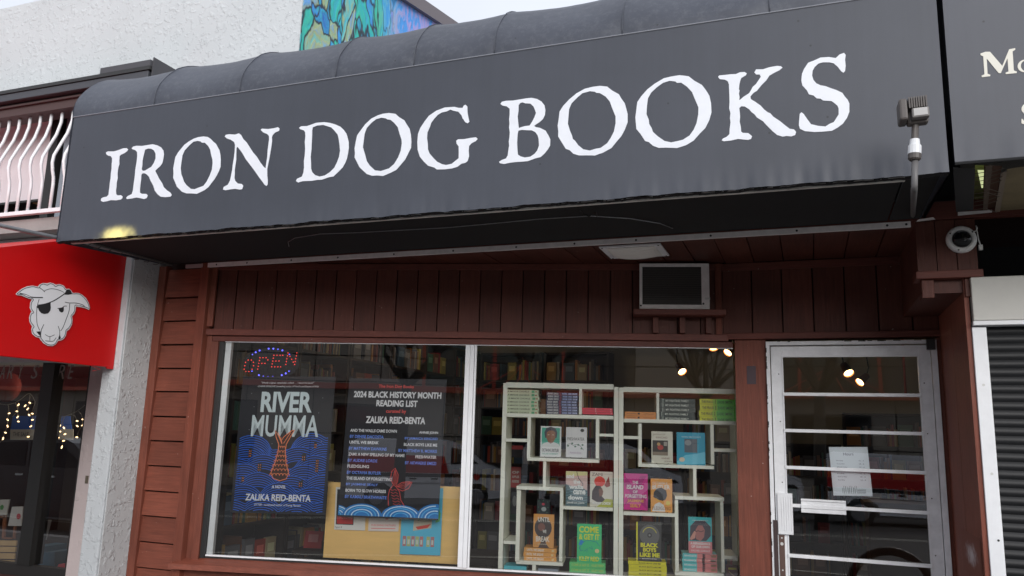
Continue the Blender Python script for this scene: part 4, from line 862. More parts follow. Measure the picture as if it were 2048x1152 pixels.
# ================================================================ FLOOD LIGHT ON ITS POLE
px_, py_ = 1828, 240
fp = PY(1829, 262, 3.05)
fl_ = thing('flood_light', 'small grey-brown finned LED flood light on a pole in front of the sign', 'flood light', (fp.x, 3.05, 2.5))
Yp = 3.06
def fpz(x, y, Y=Yp): return PY(x, y, Y)
p0, p1 = fpz(1829, 318), fpz(1826, 425)
pa = fpz(1828.5, 376); pz_ = PY(1825.5, 431, 4.13)
MB().tube([fpz(1830, 318), pa+(fpz(1830, 318)-pa)*.1, pa, pa+(pz_-pa)*.05, pz_], .0115, 10).build('pole', mat('grey_pole', (.13, .125, .125), .5), fl_, smooth=True)
MB().tube([fpz(1829.5, 308), fpz(1829, 318), fpz(1829, 321)], [.022, .022, .017], 14).build('coupling', M_bronze, fl_, smooth=False)
MB().tube([fpz(1829.5, 279), fpz(1829.5, 290), fpz(1829.5, 292), fpz(1829, 308)], [.016, .018, .0225, .0225], 14).build('conduit_body', paint((.75, .76, .78), .4), fl_)
MB().tube([fpz(1831, 248), fpz(1830, 262), fpz(1829.5, 279)], [.012, .012, .012], 12).build('swivel', M_bronze, fl_)
hd0 = fpz(1803, 246); hd1 = fpz(1857, 204)
FH = Fr((fpz(1797, 248).x, Yp-.03, fpz(1825, 250).z), Vector((1, -.05, 0)).normalized(), Vector((0, .12, 1)).normalized(), Vector((.05, -1, .12)).normalized())
wH = fpz(1857, 225).x-fpz(1797, 225).x; hH = fpz(1828, 203).z-fpz(1828, 250).z
MB().box(FH, 0, .028, .004, hH, -.045, .02).box(FH, .028, wH, .0, hH*.9, -.045, -.01).build('housing', M_bronze, fl_, bevel=.008)
for i in range(8):
    a = .032+i*(wH-.036)/8
    MB().box(FH, a, a+.005, hH*.52, hH*1.0, -.045, .02).build('cooling_fin', M_bronze, fl_)
MB().box(FH, .04, wH-.002, .008, hH*.52, -.009, .018).build('driver_box', mat('driver_grey', (.16, .15, .145), .5), fl_, bevel=.004)
MB().box(FH, .046, wH-.008, .014, hH*.48, .018, .0195).build('label_plate', mat('label_grey', (.42, .41, .40), .5), fl_)
#PART4
# ================================================================ POSTERS IN THE WINDOW
def quadframe(c4, t):
    """frame from the four corners (tl, tr, br, bl) of a sheet hung at depth t behind the glass"""
    P = [on(x, y, WN, WN.dot(WO)+t) for x, y in c4]
    o = P[3]; w = ((P[1]-P[0]).length+(P[2]-P[3]).length)/2; h = ((P[0]-P[3]).length+(P[1]-P[2]).length)/2
    ea = (P[2]-P[3]).normalized(); eb = (P[0]-P[3]).normalized()
    return Fr(o, ea, eb, -WN), w, h
def sheet(F, w, h, m, parent, name='sheet', curl=.004):
    def g(u, v): return F.p(u*w, v*h, -.0015-curl*(math.sin(u*5+1)*.25+.25)*(v**3)*(1-v)*3)
    return MB().grid(g, 12, 16).build(name, m, parent, smooth=True)
M_pblack = mat('poster_black', (.028, .028, .033), .3)
F1, w1, h1 = quadframe(((486, 754), (671, 752), (650.5, 1030), (460, 1025)), .03)
po1 = thing('poster', 'black poster with blue waves, orange fish tail and big pale words RIVER MUMMA', 'poster', F1.o)
MB().box(F1, 0, w1, 0, h1, -.002, -.0005).build('sheet', M_pblack, po1)
def U1(u, v): return (u*w1, v*h1)
M_pale = paint((.62, .70, .72)); M_blue = paint((.03, .16, .72)); M_or = paint((.98, .28, .11)); M_wh = paint((.78, .78, .8)); M_red = paint((.75, .10, .09))
wv = MB(); bk_ = MB(); cc = .0002
lay = [(.53, [(.0, .10), (.16, .13), (.52, .03), (.80, .15), (1.0, .12)]), (.46, [(.12, .13), (.45, .02), (.68, .12), (.95, .14)]), (.39, [(.0, .1), (.30, .13), (.6, .03), (.85, .13)]),
       (.32, [(.10, .13), (.40, .05), (.75, .13), (1.0, .1)]), (.25, [(.0, .1), (.27, .14), (.62, .12), (.95, .13)]), (.17, [(.12, .13), (.50, .15), (.85, .12)]), (.09, [(.0, .1), (.33, .12), (.70, .13), (1, .1)])]
for base, humps in lay:
    def cv(u, base=base, humps=humps):
        return base-.10+max([0]+[(a_*math.sqrt(max(0, 1-((u-c_)/.22)**2))) for c_, a_ in humps])
    us = [.03+.94*i/44 for i in range(45)]
    top = [(u, max(.015, cv(u))) for u in us]
    bk_.poly(F1, [U1(*p) for p in top]+[U1(.97, .012), U1(.03, .012)], c=cc)
    for j in range(7):
        seg = [(u, v-j*.0165) for u, v in top]
        run = []
        for p in seg+[None]:
            if p and p[1] > .014: run.append(U1(*p))
            else:
                if len(run) > 1: wv.line(F1, run, .0042, cc+.0001)
                run = []
    cc += .0003
bk_.build('wave_ground', paint((.01, .012, .03)), po1); wv.build('wave_print', M_blue, po1)
tl = MB()
tail = [(.40, .605), (.445, .56), (.475, .52), (.50, .55), (.53, .57), (.585, .60), (.61, .605), (.57, .55), (.535, .50), (.53, .44), (.55, .36), (.585, .29), (.565, .25), (.50, .235), (.43, .25), (.395, .285), (.43, .36), (.455, .44), (.455, .50), (.42, .55)]
MB().poly(F1, [U1(*p) for p in tail], c=cc).build('tail_ground', paint((.05, .02, .015)), po1)
tl.line(F1, [U1(*p) for p in tail], .005, cc+.0002, True)
for r in range(7):
    v = .47-r*.033; hw = .035+.012*r
    for k in range(2+r//2+1):
        n_ = 2+r//2+1; u = .49-hw+(k+.5)*2*hw/n_
        tl.line(F1, [U1(u+hw/n_*math.cos(a), v+.016*math.sin(a)) for a in [math.pi*q/6 for q in range(7)]], .0035, cc+.0002)
for a, b in (((.44, .585), (.485, .505)), ((.57, .585), (.505, .505)), ((.47, .55), (.49, .50))): tl.line(F1, [U1(*a), U1(*b)], .004, cc+.0002)
tl.build('tail_print', M_or, po1)
tw = MB()
text(tw, F1, 'RIVER', *[.225*w1, .775*w1, .732*h1, .885*h1], cc+.0004, .035)
text(tw, F1, 'MUMMA', *[.145*w1, .865*w1, .552*h1, .712*h1], cc-.0003, .015)
tw.build('title', M_pale, po1)
tw = MB()
text(tw, F1, 'ZALIKA REID-BENTA', .15*w1, .84*w1, .090*h1, .138*h1, cc+.0006, .03)
text(tw, F1, 'A NOVEL', .42*w1, .57*w1, .180*h1, .203*h1, cc+.0006, .03)
text(tw, F1, 'OTTER - nominated author of Frying Plantain', .25*w1, .74*w1, .050*h1, .070*h1, cc+.0006, .01, .2)
text(tw, F1, '"Wholly original, remarkably crafted . . . I loved this book!"', .21*w1, .78*w1, .942*h1, .960*h1, cc, 0, .2)
text(tw, F1, '-CHERIE DIMALINE, bestselling author of VenCo and Empire of Wild', .17*w1, .83*w1, .915*h1, .933*h1, cc, 0, .2)
for u, v in ((.11, .87), (.88, .84), (.15, .77), (.85, .73), (.12, .60), (.80, .62), (.38, .50), (.62, .50), (.9, .52)): tw.box(F1, u*w1, u*w1+.003, v*h1, v*h1+.003, cc, cc+.0001)
tw.build('lettering', M_wh, po1)
bt = MB(); bo = MB()
for u, v, a, b in ((.14, .40, .035, .07), (.25, .30, .045, .055), (.09, .22, .03, .045), (.83, .47, .028, .045), (.71, .38, .045, .05), (.86, .30, .035, .09), (.70, .19, .045, .05)):
    bt.box(F1, u*w1, (u+a)*w1, v*h1, (v+b)*h1, cc, cc+.0001)
    for i in range(2):
        for j in range(int(b/.018)): bo.box(F1, (u+.006+i*a*.45)*w1, (u+.012+i*a*.45)*w1, (v+.006+j*.018)*h1, (v+.014+j*.018)*h1, cc+.0001, cc+.0002)
bt.build('tower_print', M_ink, po1); bo.build('tower_window_print', M_or, po1)

F2, w2, h2 = quadframe(((699, 756), (892, 759), (878, 1041), (675.6, 1033)), .03)
po2 = thing('poster', 'black reading list poster with white and blue lines above painted waves', 'poster', F2.o)
MB().box(F2, 0, w2, 0, h2, -.002, -.0005).build('sheet', M_pblack, po2)
tW, tB, tR = MB(), MB(), MB()
def T2(mb, s, u0, u1, v0, v1, b=.02, sh=0): text(mb, F2, s, u0*w2, u1*w2, v0*h2, v1*h2, .0003, b, sh)
T2(tR, 'The Iron Dog Books', .31, .67, .925, .955)
T2(tW, '2024 BLACK HISTORY MONTH', .06, .955, .858, .905, .035)
T2(tW, 'READING LIST', .30, .72, .795, .842, .035)
T2(tR, 'curated by', .405, .61, .742, .775)
T2(tW, 'ZALIKA REID-BENTA', .205, .81, .672, .722, .035)
v = .628
for tt, bb, a, b in (('AND THE WALLS CAME DOWN', 'BY DENISE DACOSTA', .475, .345), ('UNTIL WE BREAK', 'BY MATTHEW DAWKINS', .30, .385), ('ZAMI: A NEW SPELLING OF MY NAME', 'BY AUDRE LORDE', .57, .30), ('FLEDGLING', 'BY OCTAVIA BUTLER', .22, .345), ('THE ISLAND OF FORGETTING', 'BY JASMINE SEALY', .46, .325), ('BORN TO SLOW HORSES', 'BY KAMAU BRATHWAITE', .41, .42)):
    T2(tW, tt, .055, .055+a, v-.022, v, .03); T2(tB, bb, .055, .055+b, v-.066, v-.044, .02); v -= .086
v = .622
for tt, bb, a, b in (('ANNIE JOHN', 'BY JAMAICA KINCAID', .19, .33), ('BLACK BOYS LIKE ME', 'BY MATTHEW R. MORRIS', .335, .385), ('FRESHWATER', 'BY AKWAEKE EMEZI', .21, .31)):
    T2(tW, tt, .945-a, .945, v-.022, v, .03); T2(tB, bb, .945-b, .945, v-.066, v-.044, .02); v -= .086
tW.build('lettering', M_wh, po2); tB.build('author_lettering', paint((.16, .30, .90)), po2); tR.build('heading_lettering', M_red, po2)
wt = MB(); wt2 = MB(); wt3 = MB()
def hump(c_, r_, v0, hh): return [((c_+r_*math.cos(a))*w2, (v0+hh*math.sin(a))*h2) for a in [math.pi*(1-q/14) for q in range(15)]]
for i, (c_, r_, hh) in enumerate(((-.02, .14, .07), (.24, .20, .085), (.63, .20, .085), (.97, .19, .10))):
    pts = [(min(max(a, 0), w2), max(b, .002)) for a, b in hump(c_, r_, .012, hh)]
    wt.poly(F2, pts, c=.0003+.0002*i)
    for k, m_ in ((.86, wt2), (.70, wt3), (.52, wt2), (.35, wt3)):
        pp = [p for p in hump(c_, r_*k, .012, hh*k) if 0 < p[0] < w2]
        if len(pp) > 2: m_.line(F2, pp, .006, .0004+.0002*i)
wt.build('wave_print', paint((.02, .20, .55)), po2); wt2.build('wave_line', paint((.65, .82, .9)), po2); wt3.build('wave_line', paint((.10, .45, .8)), po2)
t2 = MB()
T_ = lambda pts, w: t2.line(F2, [(u*w2, v_*h2) for u, v_ in pts], w, .0012)
T_([(.50, .09), (.49, .15), (.50, .20), (.535, .235), (.56, .225), (.60, .19), (.62, .13), (.66, .09)], .004)
T_([(.535, .235), (.50, .28), (.51, .33), (.54, .355), (.575, .31), (.575, .26), (.56, .228), (.62, .255), (.69, .262), (.72, .262), (.69, .215), (.63, .195), (.575, .21)], .004)
for i in range(4): T_([(.535+.01*i, .235), (.525+.013*i, .29), (.54, .345)], .0025); T_([(.57, .225), (.64, .21+.013*i), (.71, .258)], .0025)
for i in range(6): T_([(.505+.008*i, .205-.02*i), (.53+.01*i, .195-.02*i), (.55+.01*i, .205-.02*i), (.575+.01*i, .195-.02*i)], .0028)
t2.build('tail_print', M_red, po2)

# LED open sign
Fo, wo_, ho_ = quadframe(((486, 696), (600, 696), (598, 758), (484, 758)), .05)
op = thing('open_sign', 'LED sign reading OPEN in red dots inside a ring of blue dots', 'LED sign', Fo.o)
mbr = MB(); mbb = MB()
LP = {'O': [(0, .2), (0, .5), (0, .8), (.25, 1), (.6, 1), (.9, .8), (1, .5), (.9, .2), (.6, 0), (.25, 0)], 'P': [(0, 0), (0, .25), (0, .5), (0, .75), (0, 1), (.35, 1), (.7, 1), (.95, .8), (.7, .5), (.35, .5)],
      'E': [(0, 0), (0, .25), (0, .5), (0, .75), (0, 1), (.35, 1), (.7, 1), (1, 1), (.35, .5), (.7, .5), (.35, 0), (.7, 0), (1, 0)], 'N': [(0, 0), (0, .25), (0, .5), (0, .75), (0, 1), (.3, .7), (.55, .45), (.8, .2), (1, 0), (1, .25), (1, .5), (1, .75), (1, 1)]}
for i, ch in enumerate('OPEN'):
    for u, v in LP[ch]:
        a = (.03+i*.245+u*.155+v*.035)*wo_; b = (.24+.075*i+v*.37)*ho_
        mbr.disc(Fo, a, b, .0036, .004, seg=6)
for k in range(30):
    an = 2*math.pi*k/30
    if abs(math.sin(an)) < .55 or k % 5 == 4: continue
    mbb.disc(Fo, (.5+.40*math.cos(an))*wo_, (.52+.46*math.sin(an))*ho_, .0062 if k % 3 else .0042, .004, seg=6)
mbr.build('red_led', mat('red_led', (.5, .02, .02), .4, emit=(1, .05, .04), estr=.9), op); mbb.build('blue_led', mat('blue_led', (.05, .05, .6), .4, emit=(.12, .12, 1), estr=1.3), op)
mf = MB().disc(Fo, .5*wo_, .5*ho_, .5*wo_, -.002, .5*ho_, seg=32); mf.build('backing', mat('sign_backing', (.006, .006, .008), .3), op)

# yellow board with papers behind the posters
FB = FW(.14)
b0 = PW(656, 964, .14); b1 = PW(932, 966, .14); b2 = PW(918, 1136, .14)
bd = thing('plywood_board', 'yellow plywood display board leaning behind the window below the posters', 'board', FB.p(b0[0], .70, 0))
MB().box(FB, b0[0], b1[0]+.02, .715, b0[1], -.02, 0).build('board', M_ply, bd, bevel=.002)
def paper(c4, t, label, cat='paper', col=(.72, .71, .68)):
    F, w, h = quadframe(c4, t); p = thing('paper_notice', label, cat, F.o)
    MB().box(F, 0, w, 0, h, -.001, 0).build('sheet', paint(col), p); return p, F, w, h
p_, F, w, h = paper(((672, 974), (735, 976), (728, 1061), (668, 1059)), .13, 'white notice with a red and black picture, half hidden by the reading list poster')
MB().box(F, .05*w, .62*w, .12*h, .95*h, .0002, .0004).build('picture', M_ink, p_); MB().box(F, .08*w, .6*w, .14*h, .32*h, .0005, .0007).build('picture_part', paint((.5, .02, .02)), p_)
tx = MB(); text(tx, F, 'Figure 8', .03*w, .25*w, .03*h, .08*h, .0003); tx.build('lettering', M_ink, p_)
p_, F, w, h = paper(((740, 1000), (799, 1001), (798, 1063), (736, 1062)), .13, 'cream notice with fine red print at its foot, pinned on the plywood board', col=(.74, .66, .62))
q = MB(); text(q, F, 'PUBLISHING PARTNERS', .1*w, .9*w, .16*h, .22*h, .0003); q.box(F, .1*w, .9*w, .08*h, .10*h, .0002, .0004); q.box(F, .55*w, .65*w, .38*h, .5*h, .0002, .0004); q.build('lettering', M_red, p_)
p_, F, w, h = paper(((806, 975), (887, 976), (880, 1111), (799, 1108)), .12, 'bright blue childrens poster with a small green figure and a row of tiny cards', 'poster', (.10, .50, .72))
q = MB(); q.poly(F, [(.3*w, .35*h), (.75*w, .40*h), (.78*w, .75*h), (.34*w, .72*h)], c=.0004); q.build('picture', paint((.55, .50, .38)), p_)
q = MB(); q.poly(F, [(.42*w, .5*h), (.55*w, .56*h), (.68*w, .70*h), (.58*w, .68*h), (.46*w, .64*h)], c=.0008).poly(F, [(.85*w, .48*h), (.95*w, .50*h), (.97*w, .62*h), (.9*w, .70*h), (.84*w, .6*h)], c=.0008).build('green_figure', paint((.10, .42, .12)), p_)
MB().poly(F, [(.36*w, .41*h), (.74*w, .46*h), (.66*w, .40*h), (.42*w, .37*h)], c=.0009).build('picture_part', paint((.6, .06, .04)), p_)
q1, q2 = MB(), MB()
for i in range(7):
    a = .06+i*.105+(.06 if i > 4 else 0)
    (q1 if i % 2 else q2).box(F, a*w, (a+.085)*w, .12*h, .27*h, .0004, .0006)
q1.build('card_print', paint((.45, .5, .2)), p_); q2.build('card_print', paint((.5, .2, .2)), p_)
q = MB()
for i in range(7): a = .06+i*.105+(.06 if i > 4 else 0); q.box(F, (a+.02)*w, (a+.065)*w, .15*h, .22*h, .0006, .0008)
q.build('card_mark', paint((.6, .65, .6)), p_)

# hours sheet on the door
FHs = [PY(x, y, 5.008) for x, y in ((1657.5, 894), (1736, 893.5), (1745.5, 992.5), (1667, 991))]
o_ = FHs[3]; Fh = Fr(o_, (FHs[2]-FHs[3]).normalized(), (FHs[0]-FHs[3]).normalized(), (0, -1, 0)); wh = (FHs[2]-FHs[3]).length; hh_ = (FHs[0]-FHs[3]).length
hs = thing('hours_sheet', 'pale sheet headed Hours with a row of drawn books, taped behind the door glass', 'notice', o_)
MB().box(Fh, 0, wh, 0, hh_, -.001, 0).build('sheet', paint((.80, .84, .88)), hs)
q = MB(); text(q, Fh, 'Hours', .36*wh, .62*wh, .825*hh_, .885*hh_, .0003)
for i, dname in enumerate(('Monday', 'Tuesday', 'Wednesday', 'Thursday', 'Friday', 'Saturday', 'Sunday')):
    v = .73-i*.066; text(q, Fh, dname, .16*wh, (.16+.03*len(dname))*wh, (v-.028)*hh_, v*hh_, .0003); text(q, Fh, '10 - 6', .74*wh, .87*wh, (v-.026)*hh_, v*hh_, .0003)
q.build('lettering', paint((.10, .08, .15)), hs)
q = MB()
x = .25
for i in range(8):
    w_b = .035+.008*(i % 3); hb = .11+.02*((i*5) % 3)
    q.line(Fh, [(x*wh, .05*hh_), (x*wh, (.05+hb)*hh_), ((x+w_b)*wh, (.05+hb)*hh_), ((x+w_b)*wh, .05*hh_)], .0016, .0003, True); x += w_b+.004
for i in range(3): q.line(Fh, [(.63*wh, (.05+.03*i)*hh_), (.84*wh, (.05+.03*i)*hh_), (.84*wh, (.075+.03*i)*hh_), (.63*wh, (.075+.03*i)*hh_)], .0014, .0003, True)
q.build('drawing', paint((.06, .07, .09)), hs)

# ================================================================ DISPLAY SHELVES
TS = .30; DEP = .30
def cell(x0, y0, x1, y1, t=TS):
    a, zt_ = PW((x0+x1)/2, y0, t); _, zb3 = PW((x0+x1)/2, y1, t)
    aa, _ = PW(x0, (y0+y1)/2, t); ab, _ = PW(x1, (y0+y1)/2, t)
    return aa, ab, zb3, zt_
def shelf_unit(label, boards):
    xs = [b for b in boards]
    a, b, c, d = cell(*boards[0][1:])
    t = thing('display_shelf', label, 'shelf', FW(TS).p(a, .60, 0), 'cream display shelves in the window')
    for nm, x0, y0, x1, y1 in boards:
        a, b, c, d = cell(x0, y0, x1, y1)
        box(FW(TS), a, b, c, d, -DEP, 0 if nm != 'divider' else -.002).build(nm, M_shelf, t)
    return t
LU = shelf_unit('cream geometric display shelf with the cream, blue and red book stacks on its top row', [
 ('top_board', 1012, 766.5, 1227, 777), ('side_panel', 1001, 766, 1009.5, 1160), ('side_panel', 1227.5, 774, 1236.5, 1170),
 ('shelf', 1010, 829, 1227, 836), ('divider', 1158, 777, 1164, 829),
 ('divider', 1054.5, 833, 1061, 917), ('shelf', 1009, 877.5, 1054, 883.5), ('shelf', 1054.5, 917, 1198, 923.5), ('divider', 1191.5, 836, 1198, 917), ('shelf', 1198.5, 867.5, 1227, 873),
 ('divider', 1086, 923, 1092, 974), ('box_top', 1033, 973.5, 1126, 980.5), ('box_side', 1032, 980.5, 1040, 1123), ('box_side', 1119, 980.5, 1125.5, 1123), ('box_bottom', 1032, 1123, 1125.5, 1130),
 ('shelf', 1007, 1082, 1031, 1088), ('shelf', 1126, 1014, 1226, 1020.5), ('divider', 1064, 1130, 1071, 1165), ('bottom_board', 1007, 1158, 1226, 1165)])
RU = shelf_unit('cream geometric display shelf with the black and the yellow-green book stacks on its top row', [
 ('top_board', 1247, 776, 1474, 786), ('side_panel', 1237.5, 775, 1246.5, 1170), ('side_panel', 1475, 780, 1484, 1170),
 ('shelf', 1247, 840, 1474, 847), ('divider', 1313, 786, 1318.5, 840),
 ('divider', 1277, 847, 1283.5, 929), ('shelf', 1247, 872, 1277, 878), ('divider', 1421.5, 847, 1428, 929), ('shelf', 1277, 929.5, 1428, 936), ('shelf', 1428.5, 898, 1474, 904),
 ('divider', 1386.5, 936, 1393, 993), ('box_top', 1350, 993.5, 1448, 1000.5), ('box_side', 1350, 1000.5, 1357, 1145), ('box_side', 1442, 1000.5, 1448, 1145), ('box_bottom', 1350, 1145, 1448, 1153),
 ('shelf', 1247, 1025, 1350, 1032), ('shelf', 1449, 1112, 1476, 1119), ('bottom_board', 1247, 1166, 1474, 1173)])

ORD = ['top', 'second', 'third', 'fourth', 'fifth', 'sixth', 'seventh', 'eighth', 'ninth']
def book_parts(F, a0, a1, z0, z1, col, t, depth=.14, parent=None, m=None):
    m = m or paint(col, .35)
    mb = MB(); mb.box(F, a0, a1, z0, z1, -.004, 0); mb.box(F, a0, a1, z0, z0+.0022, -depth, -.004); mb.box(F, a0, a1, z1-.0022, z1, -depth, -.004)
    mb.build('cover', m, t)
    MB().box(F, a0+.003, a1-.003, z0+.0022, z1-.0022, -depth+.004, -.004).build('page_block', M_page, t)
def stack(x0, x1, y0, y1, n, col, desc, where, spine=None, t=TS+.012, jit=.0015, grp=None):
    a0, a1, z0, z1 = cell(x0, y0, x1, y1, t); F = FW(t); hgt = (z1-z0)/n
    root = thing('book', '', 'book', F.p((a0+a1)/2, z0, 0), grp or desc+' in one stack')
    book_parts(F, a0, a1, z0+.0006, z0+hgt-.0006, col, root)
    if spine: spine(F, a0, a1, z0+.0006, z0+hgt-.0006, root)
    for i in range(n):
        k = n-1-i
        if n == 2: pos = ('upper' if k == 0 else 'lower')+' of two'
        elif k == 0: pos = 'topmost of %d' % n
        elif k == n-1: pos = 'lowest of %d' % n
        else: pos = '%s from top of %d' % (ORD[k], n)
        lab = '%s, %s %s' % (desc, pos, where)
        if i == 0: root['label'] = lab
        else: dup(root, (random.uniform(-jit, jit)*3, random.uniform(-jit, jit), i*hgt), random.uniform(-.012, .012), lab)
def S_txt(items):
    def f(F, a0, a1, z0, z1, t):
        W, H = a1-a0, z1-z0
        for nm, col, kind, u0, u1, v0, v1, s in items:
            mb = MB()
            if kind == 'box': mb.box(F, a0+u0*W, a0+u1*W, z0+v0*H, z0+v1*H, .0001, .0004)
            else: text(mb, F, s, a0+u0*W, a0+u1*W, z0+v0*H, z0+v1*H, .0006, .02)
            mb.build(nm, paint(col), t)
    return f
stack(1012, 1077, 779.5, 828.5, 7, (.62, .68, .48), 'cream book lying flat', 'in the leftmost shelf stack', S_txt([('lettering', (.06, .06, .05), 'text', .05, .72, .25, .7, 'A MINOR CHORUS'), ('spine_mark', (.10, .38, .18), 'box', .79, .88, .15, .85, ''), ('spine_mark', (.4, .15, .1), 'box', .89, .96, .3, .65, '')]))
stack(1093, 1156, 785, 828.8, 8, (.025, .025, .08), 'navy book with white spine blocks', 'beside the cream stack', S_txt([('spine_block', (.70, .70, .68), 'box', .04, .20, .22, .82, ''), ('spine_block', (.70, .70, .68), 'box', .22, .38, .22, .82, ''), ('spine_block', (.2, .02, .05), 'box', .41, .47, .0, 1, ''), ('spine_block', (.35, .42, .72), 'box', .50, .66, .22, .82, ''), ('spine_block', (.42, .48, .78), 'box', .68, .80, .22, .82, ''), ('spine_block', (.5, .55, .8), 'box', .82, .97, .22, .82, ''), ('lettering', (.05, .05, .12), 'text', .06, .94, .35, .7, 'RIVER MUMMA ZALIKA REID-BENTA')]))
stack(1165, 1226, 816, 829, 3, (.72, .02, .06), 'bright red book', 'beside the navy stack', S_txt([('spine_mark', (.75, .5, .5), 'box', .44, .46, .1, .9, ''), ('spine_mark', (.75, .5, .5), 'box', .93, .96, .3, .7, '')]))
stack(1249, 1312, 823.5, 839.5, 2, (.72, .27, .06), 'orange book', 'on the right top shelf', S_txt([('spine_mark', (.35, .12, .04), 'box', .06, .36, .42, .56, ''), ('spine_mark', (.02, .02, .02), 'box', .42, .48, .3, .75, ''), ('spine_mark', (.35, .12, .04), 'box', .60, .92, .42, .56, '')]))
stack(1319.5, 1390, 797.5, 842, 5, (.035, .05, .045), 'black book titled MY FIGHTING FAMILY', 'on the top shelf', S_txt([('lettering', (.62, .65, .58), 'text', .16, .82, .25, .75, 'MY FIGHTING FAMILY'), ('spine_mark', (.45, .5, .45), 'box', .06, .075, 0, 1, ''), ('spine_mark', (.45, .5, .45), 'box', .10, .11, 0, 1, '')]))
stack(1399, 1473, 798, 845.5, 4, (.72, .72, .03), 'yellow and green book titled THE FRAUD', 'in its stack', S_txt([('green_half', (.16, .68, .10), 'box', .47, 1.0, 0, 1, ''), ('yellow_green_band', (.42, .70, .06), 'box', .36, .47, 0, 1, ''), ('lettering', (.04, .05, .02), 'text', .06, .38, .25, .72, 'THE FRAUD'), ('lettering', (.02, .08, .02), 'text', .48, .88, .25, .72, 'ZADIE SMITH'), ('spine_mark', (.03, .05, .02), 'box', .415, .44, .15, .85, '')]))
stack(1048, 1113, 1096, 1122.5, 3, (.72, .34, .08), 'flat orange book titled UNTIL WE BREAK', 'in its stack', S_txt([('lettering', (.75, .72, .66), 'text', .08, .62, .2, .8, 'UNTIL WE BREAK'), ('spine_mark', (.7, .55, .3), 'box', .85, .92, .2, .7, '')]), t=TS+.03)
stack(1140, 1212, 1125, 1157, 3, (.13, .60, .20), 'green book lying flat', 'under the standing green book', S_txt([('lettering', (.45, .65, .15), 'text', .06, .55, .25, .7, 'COME & GET IT'), ('lettering', (.45, .65, .15), 'text', .62, .95, .25, .7, 'KILEY REID')]), t=TS+.03)
stack(1257, 1333, 1123, 1166, 6, (.72, .66, .02), 'yellow book lying flat', 'under the standing black book', S_txt([('lettering', (.08, .07, .02), 'text', .28, .86, .25, .7, 'BLACK BOYS LIKE ME')]), t=TS+.03)
stack(1365, 1434, 1107.5, 1144.5, 4, (.10, .48, .50), 'teal and pink book lying flat', 'in its stack', S_txt([('pink_half', (.62, .20, .20), 'box', .42, 1.0, 0, 1, ''), ('spine_mark', (.03, .03, .05), 'box', .58, .66, 0, 1, ''), ('lettering', (.7, .7, .7), 'text', .05, .4, .3, .7, 'RENAISSANCE'), ('spine_mark', (.35, .4, .15), 'box', .82, .97, .3, .8, '')]), t=TS+.03)

def face(x0, y0, x1, y1, col, label, art=None, th=.025, t=TS+.03, tilt=.0, page=True, stand=True):
    a0, a1, z0, z1 = cell(x0, y0, x1, y1, t); F0 = FW(t)
    ez = Vector((0, 0, 1))*math.cos(tilt)+WN*math.sin(tilt); ec = -WN*math.cos(tilt)+Vector((0, 0, 1))*math.sin(tilt)
    F = Fr(F0.p(a0, z0, 0), WD, ez, ec); w = a1-a0; h = z1-z0
    r = thing('book', label, 'book', F.o)
    m = paint(col, .35)
    MB().box(F, 0, w, 0, h, -.003, 0).box(F, 0, .003, 0, h, -th, -.003).box(F, 0, w, 0, h, -th-.003, -th).build('cover', m, r)
    MB().box(F, .003, w-.003, .003, h-.003, -th, -.003).build('page_block', M_page, r)
    def D(kind, nm, c_, *a):
        mb = MB(); lay_ = D.c; D.c += .0003
        if kind == 'text': s, u0, u1, v0, v1 = a[:5]; text(mb, F, s, u0*w, u1*w, v0*h, v1*h, lay_, a[5] if len(a) > 5 else .03, a[6] if len(a) > 6 else 0)
        elif kind == 'box': u0, u1, v0, v1 = a; mb.box(F, u0*w, u1*w, v0*h, v1*h, lay_-.0002, lay_)
        elif kind == 'poly': mb.poly(F, [(u*w, v_*h) for u, v_ in a[0]], c=lay_)
        elif kind == 'disc': u, v_, ru, rv = a; mb.disc(F, u*w, v_*h, ru*w, lay_, rv*h, seg=20)
        elif kind == 'line': mb.line(F, [(u*w, v_*h) for u, v_ in a[0]], a[1], lay_)
        mb.build(nm, paint(c_), r)
    D.c = .0004
    if art: art(D)
    if stand:
        MB().tube([F0.p((a0+a1)/2-.04, z0+.002, .012), F0.p((a0+a1)/2-.03, z0-.004, .02), F0.p((a0+a1)/2+.03, z0-.004, .02), F0.p((a0+a1)/2+.04, z0+.002, .012)], .0015, 5).build('stand', M_darkm, r)
    return r
K, Wt = (.02, .02, .02), (.72, .73, .72)
def a1_(D):
    D('box', 'cover_art', (.06, .38, .28), .06, .94, .34, .95)
    D('poly', 'portrait', (.62, .64, .62), [(.05, .33), (.10, .42), (.32, .48), (.68, .48), (.90, .42), (.95, .33)])
    D('poly', 'portrait', (.06, .06, .08), [(.22, .62), (.18, .80), (.28, .94), (.5, .985), (.72, .94), (.82, .80), (.78, .62)])
    D('poly', 'portrait', (.28, .13, .075), [(.28, .62), (.30, .80), (.42, .86), (.62, .86), (.72, .80), (.72, .60), (.62, .48), (.5, .43), (.38, .48)])
    D('disc', 'portrait', (.5, .45, .35), .39, .72, .05, .012); D('disc', 'portrait', (.5, .45, .35), .61, .72, .05, .012)
    D('text', 'lettering', K, 'OCTAVIA E. BUTLER', .08, .90, .17, .27, .02); D('text', 'lettering', (.1, .4, .3), 'THE LAST INTERVIEW', .08, .85, .08, .13, .01)
face(1081, 852.5, 1122, 914, Wt, 'white OCTAVIA E. BUTLER book with a painted portrait on green, upper left box', a1_)
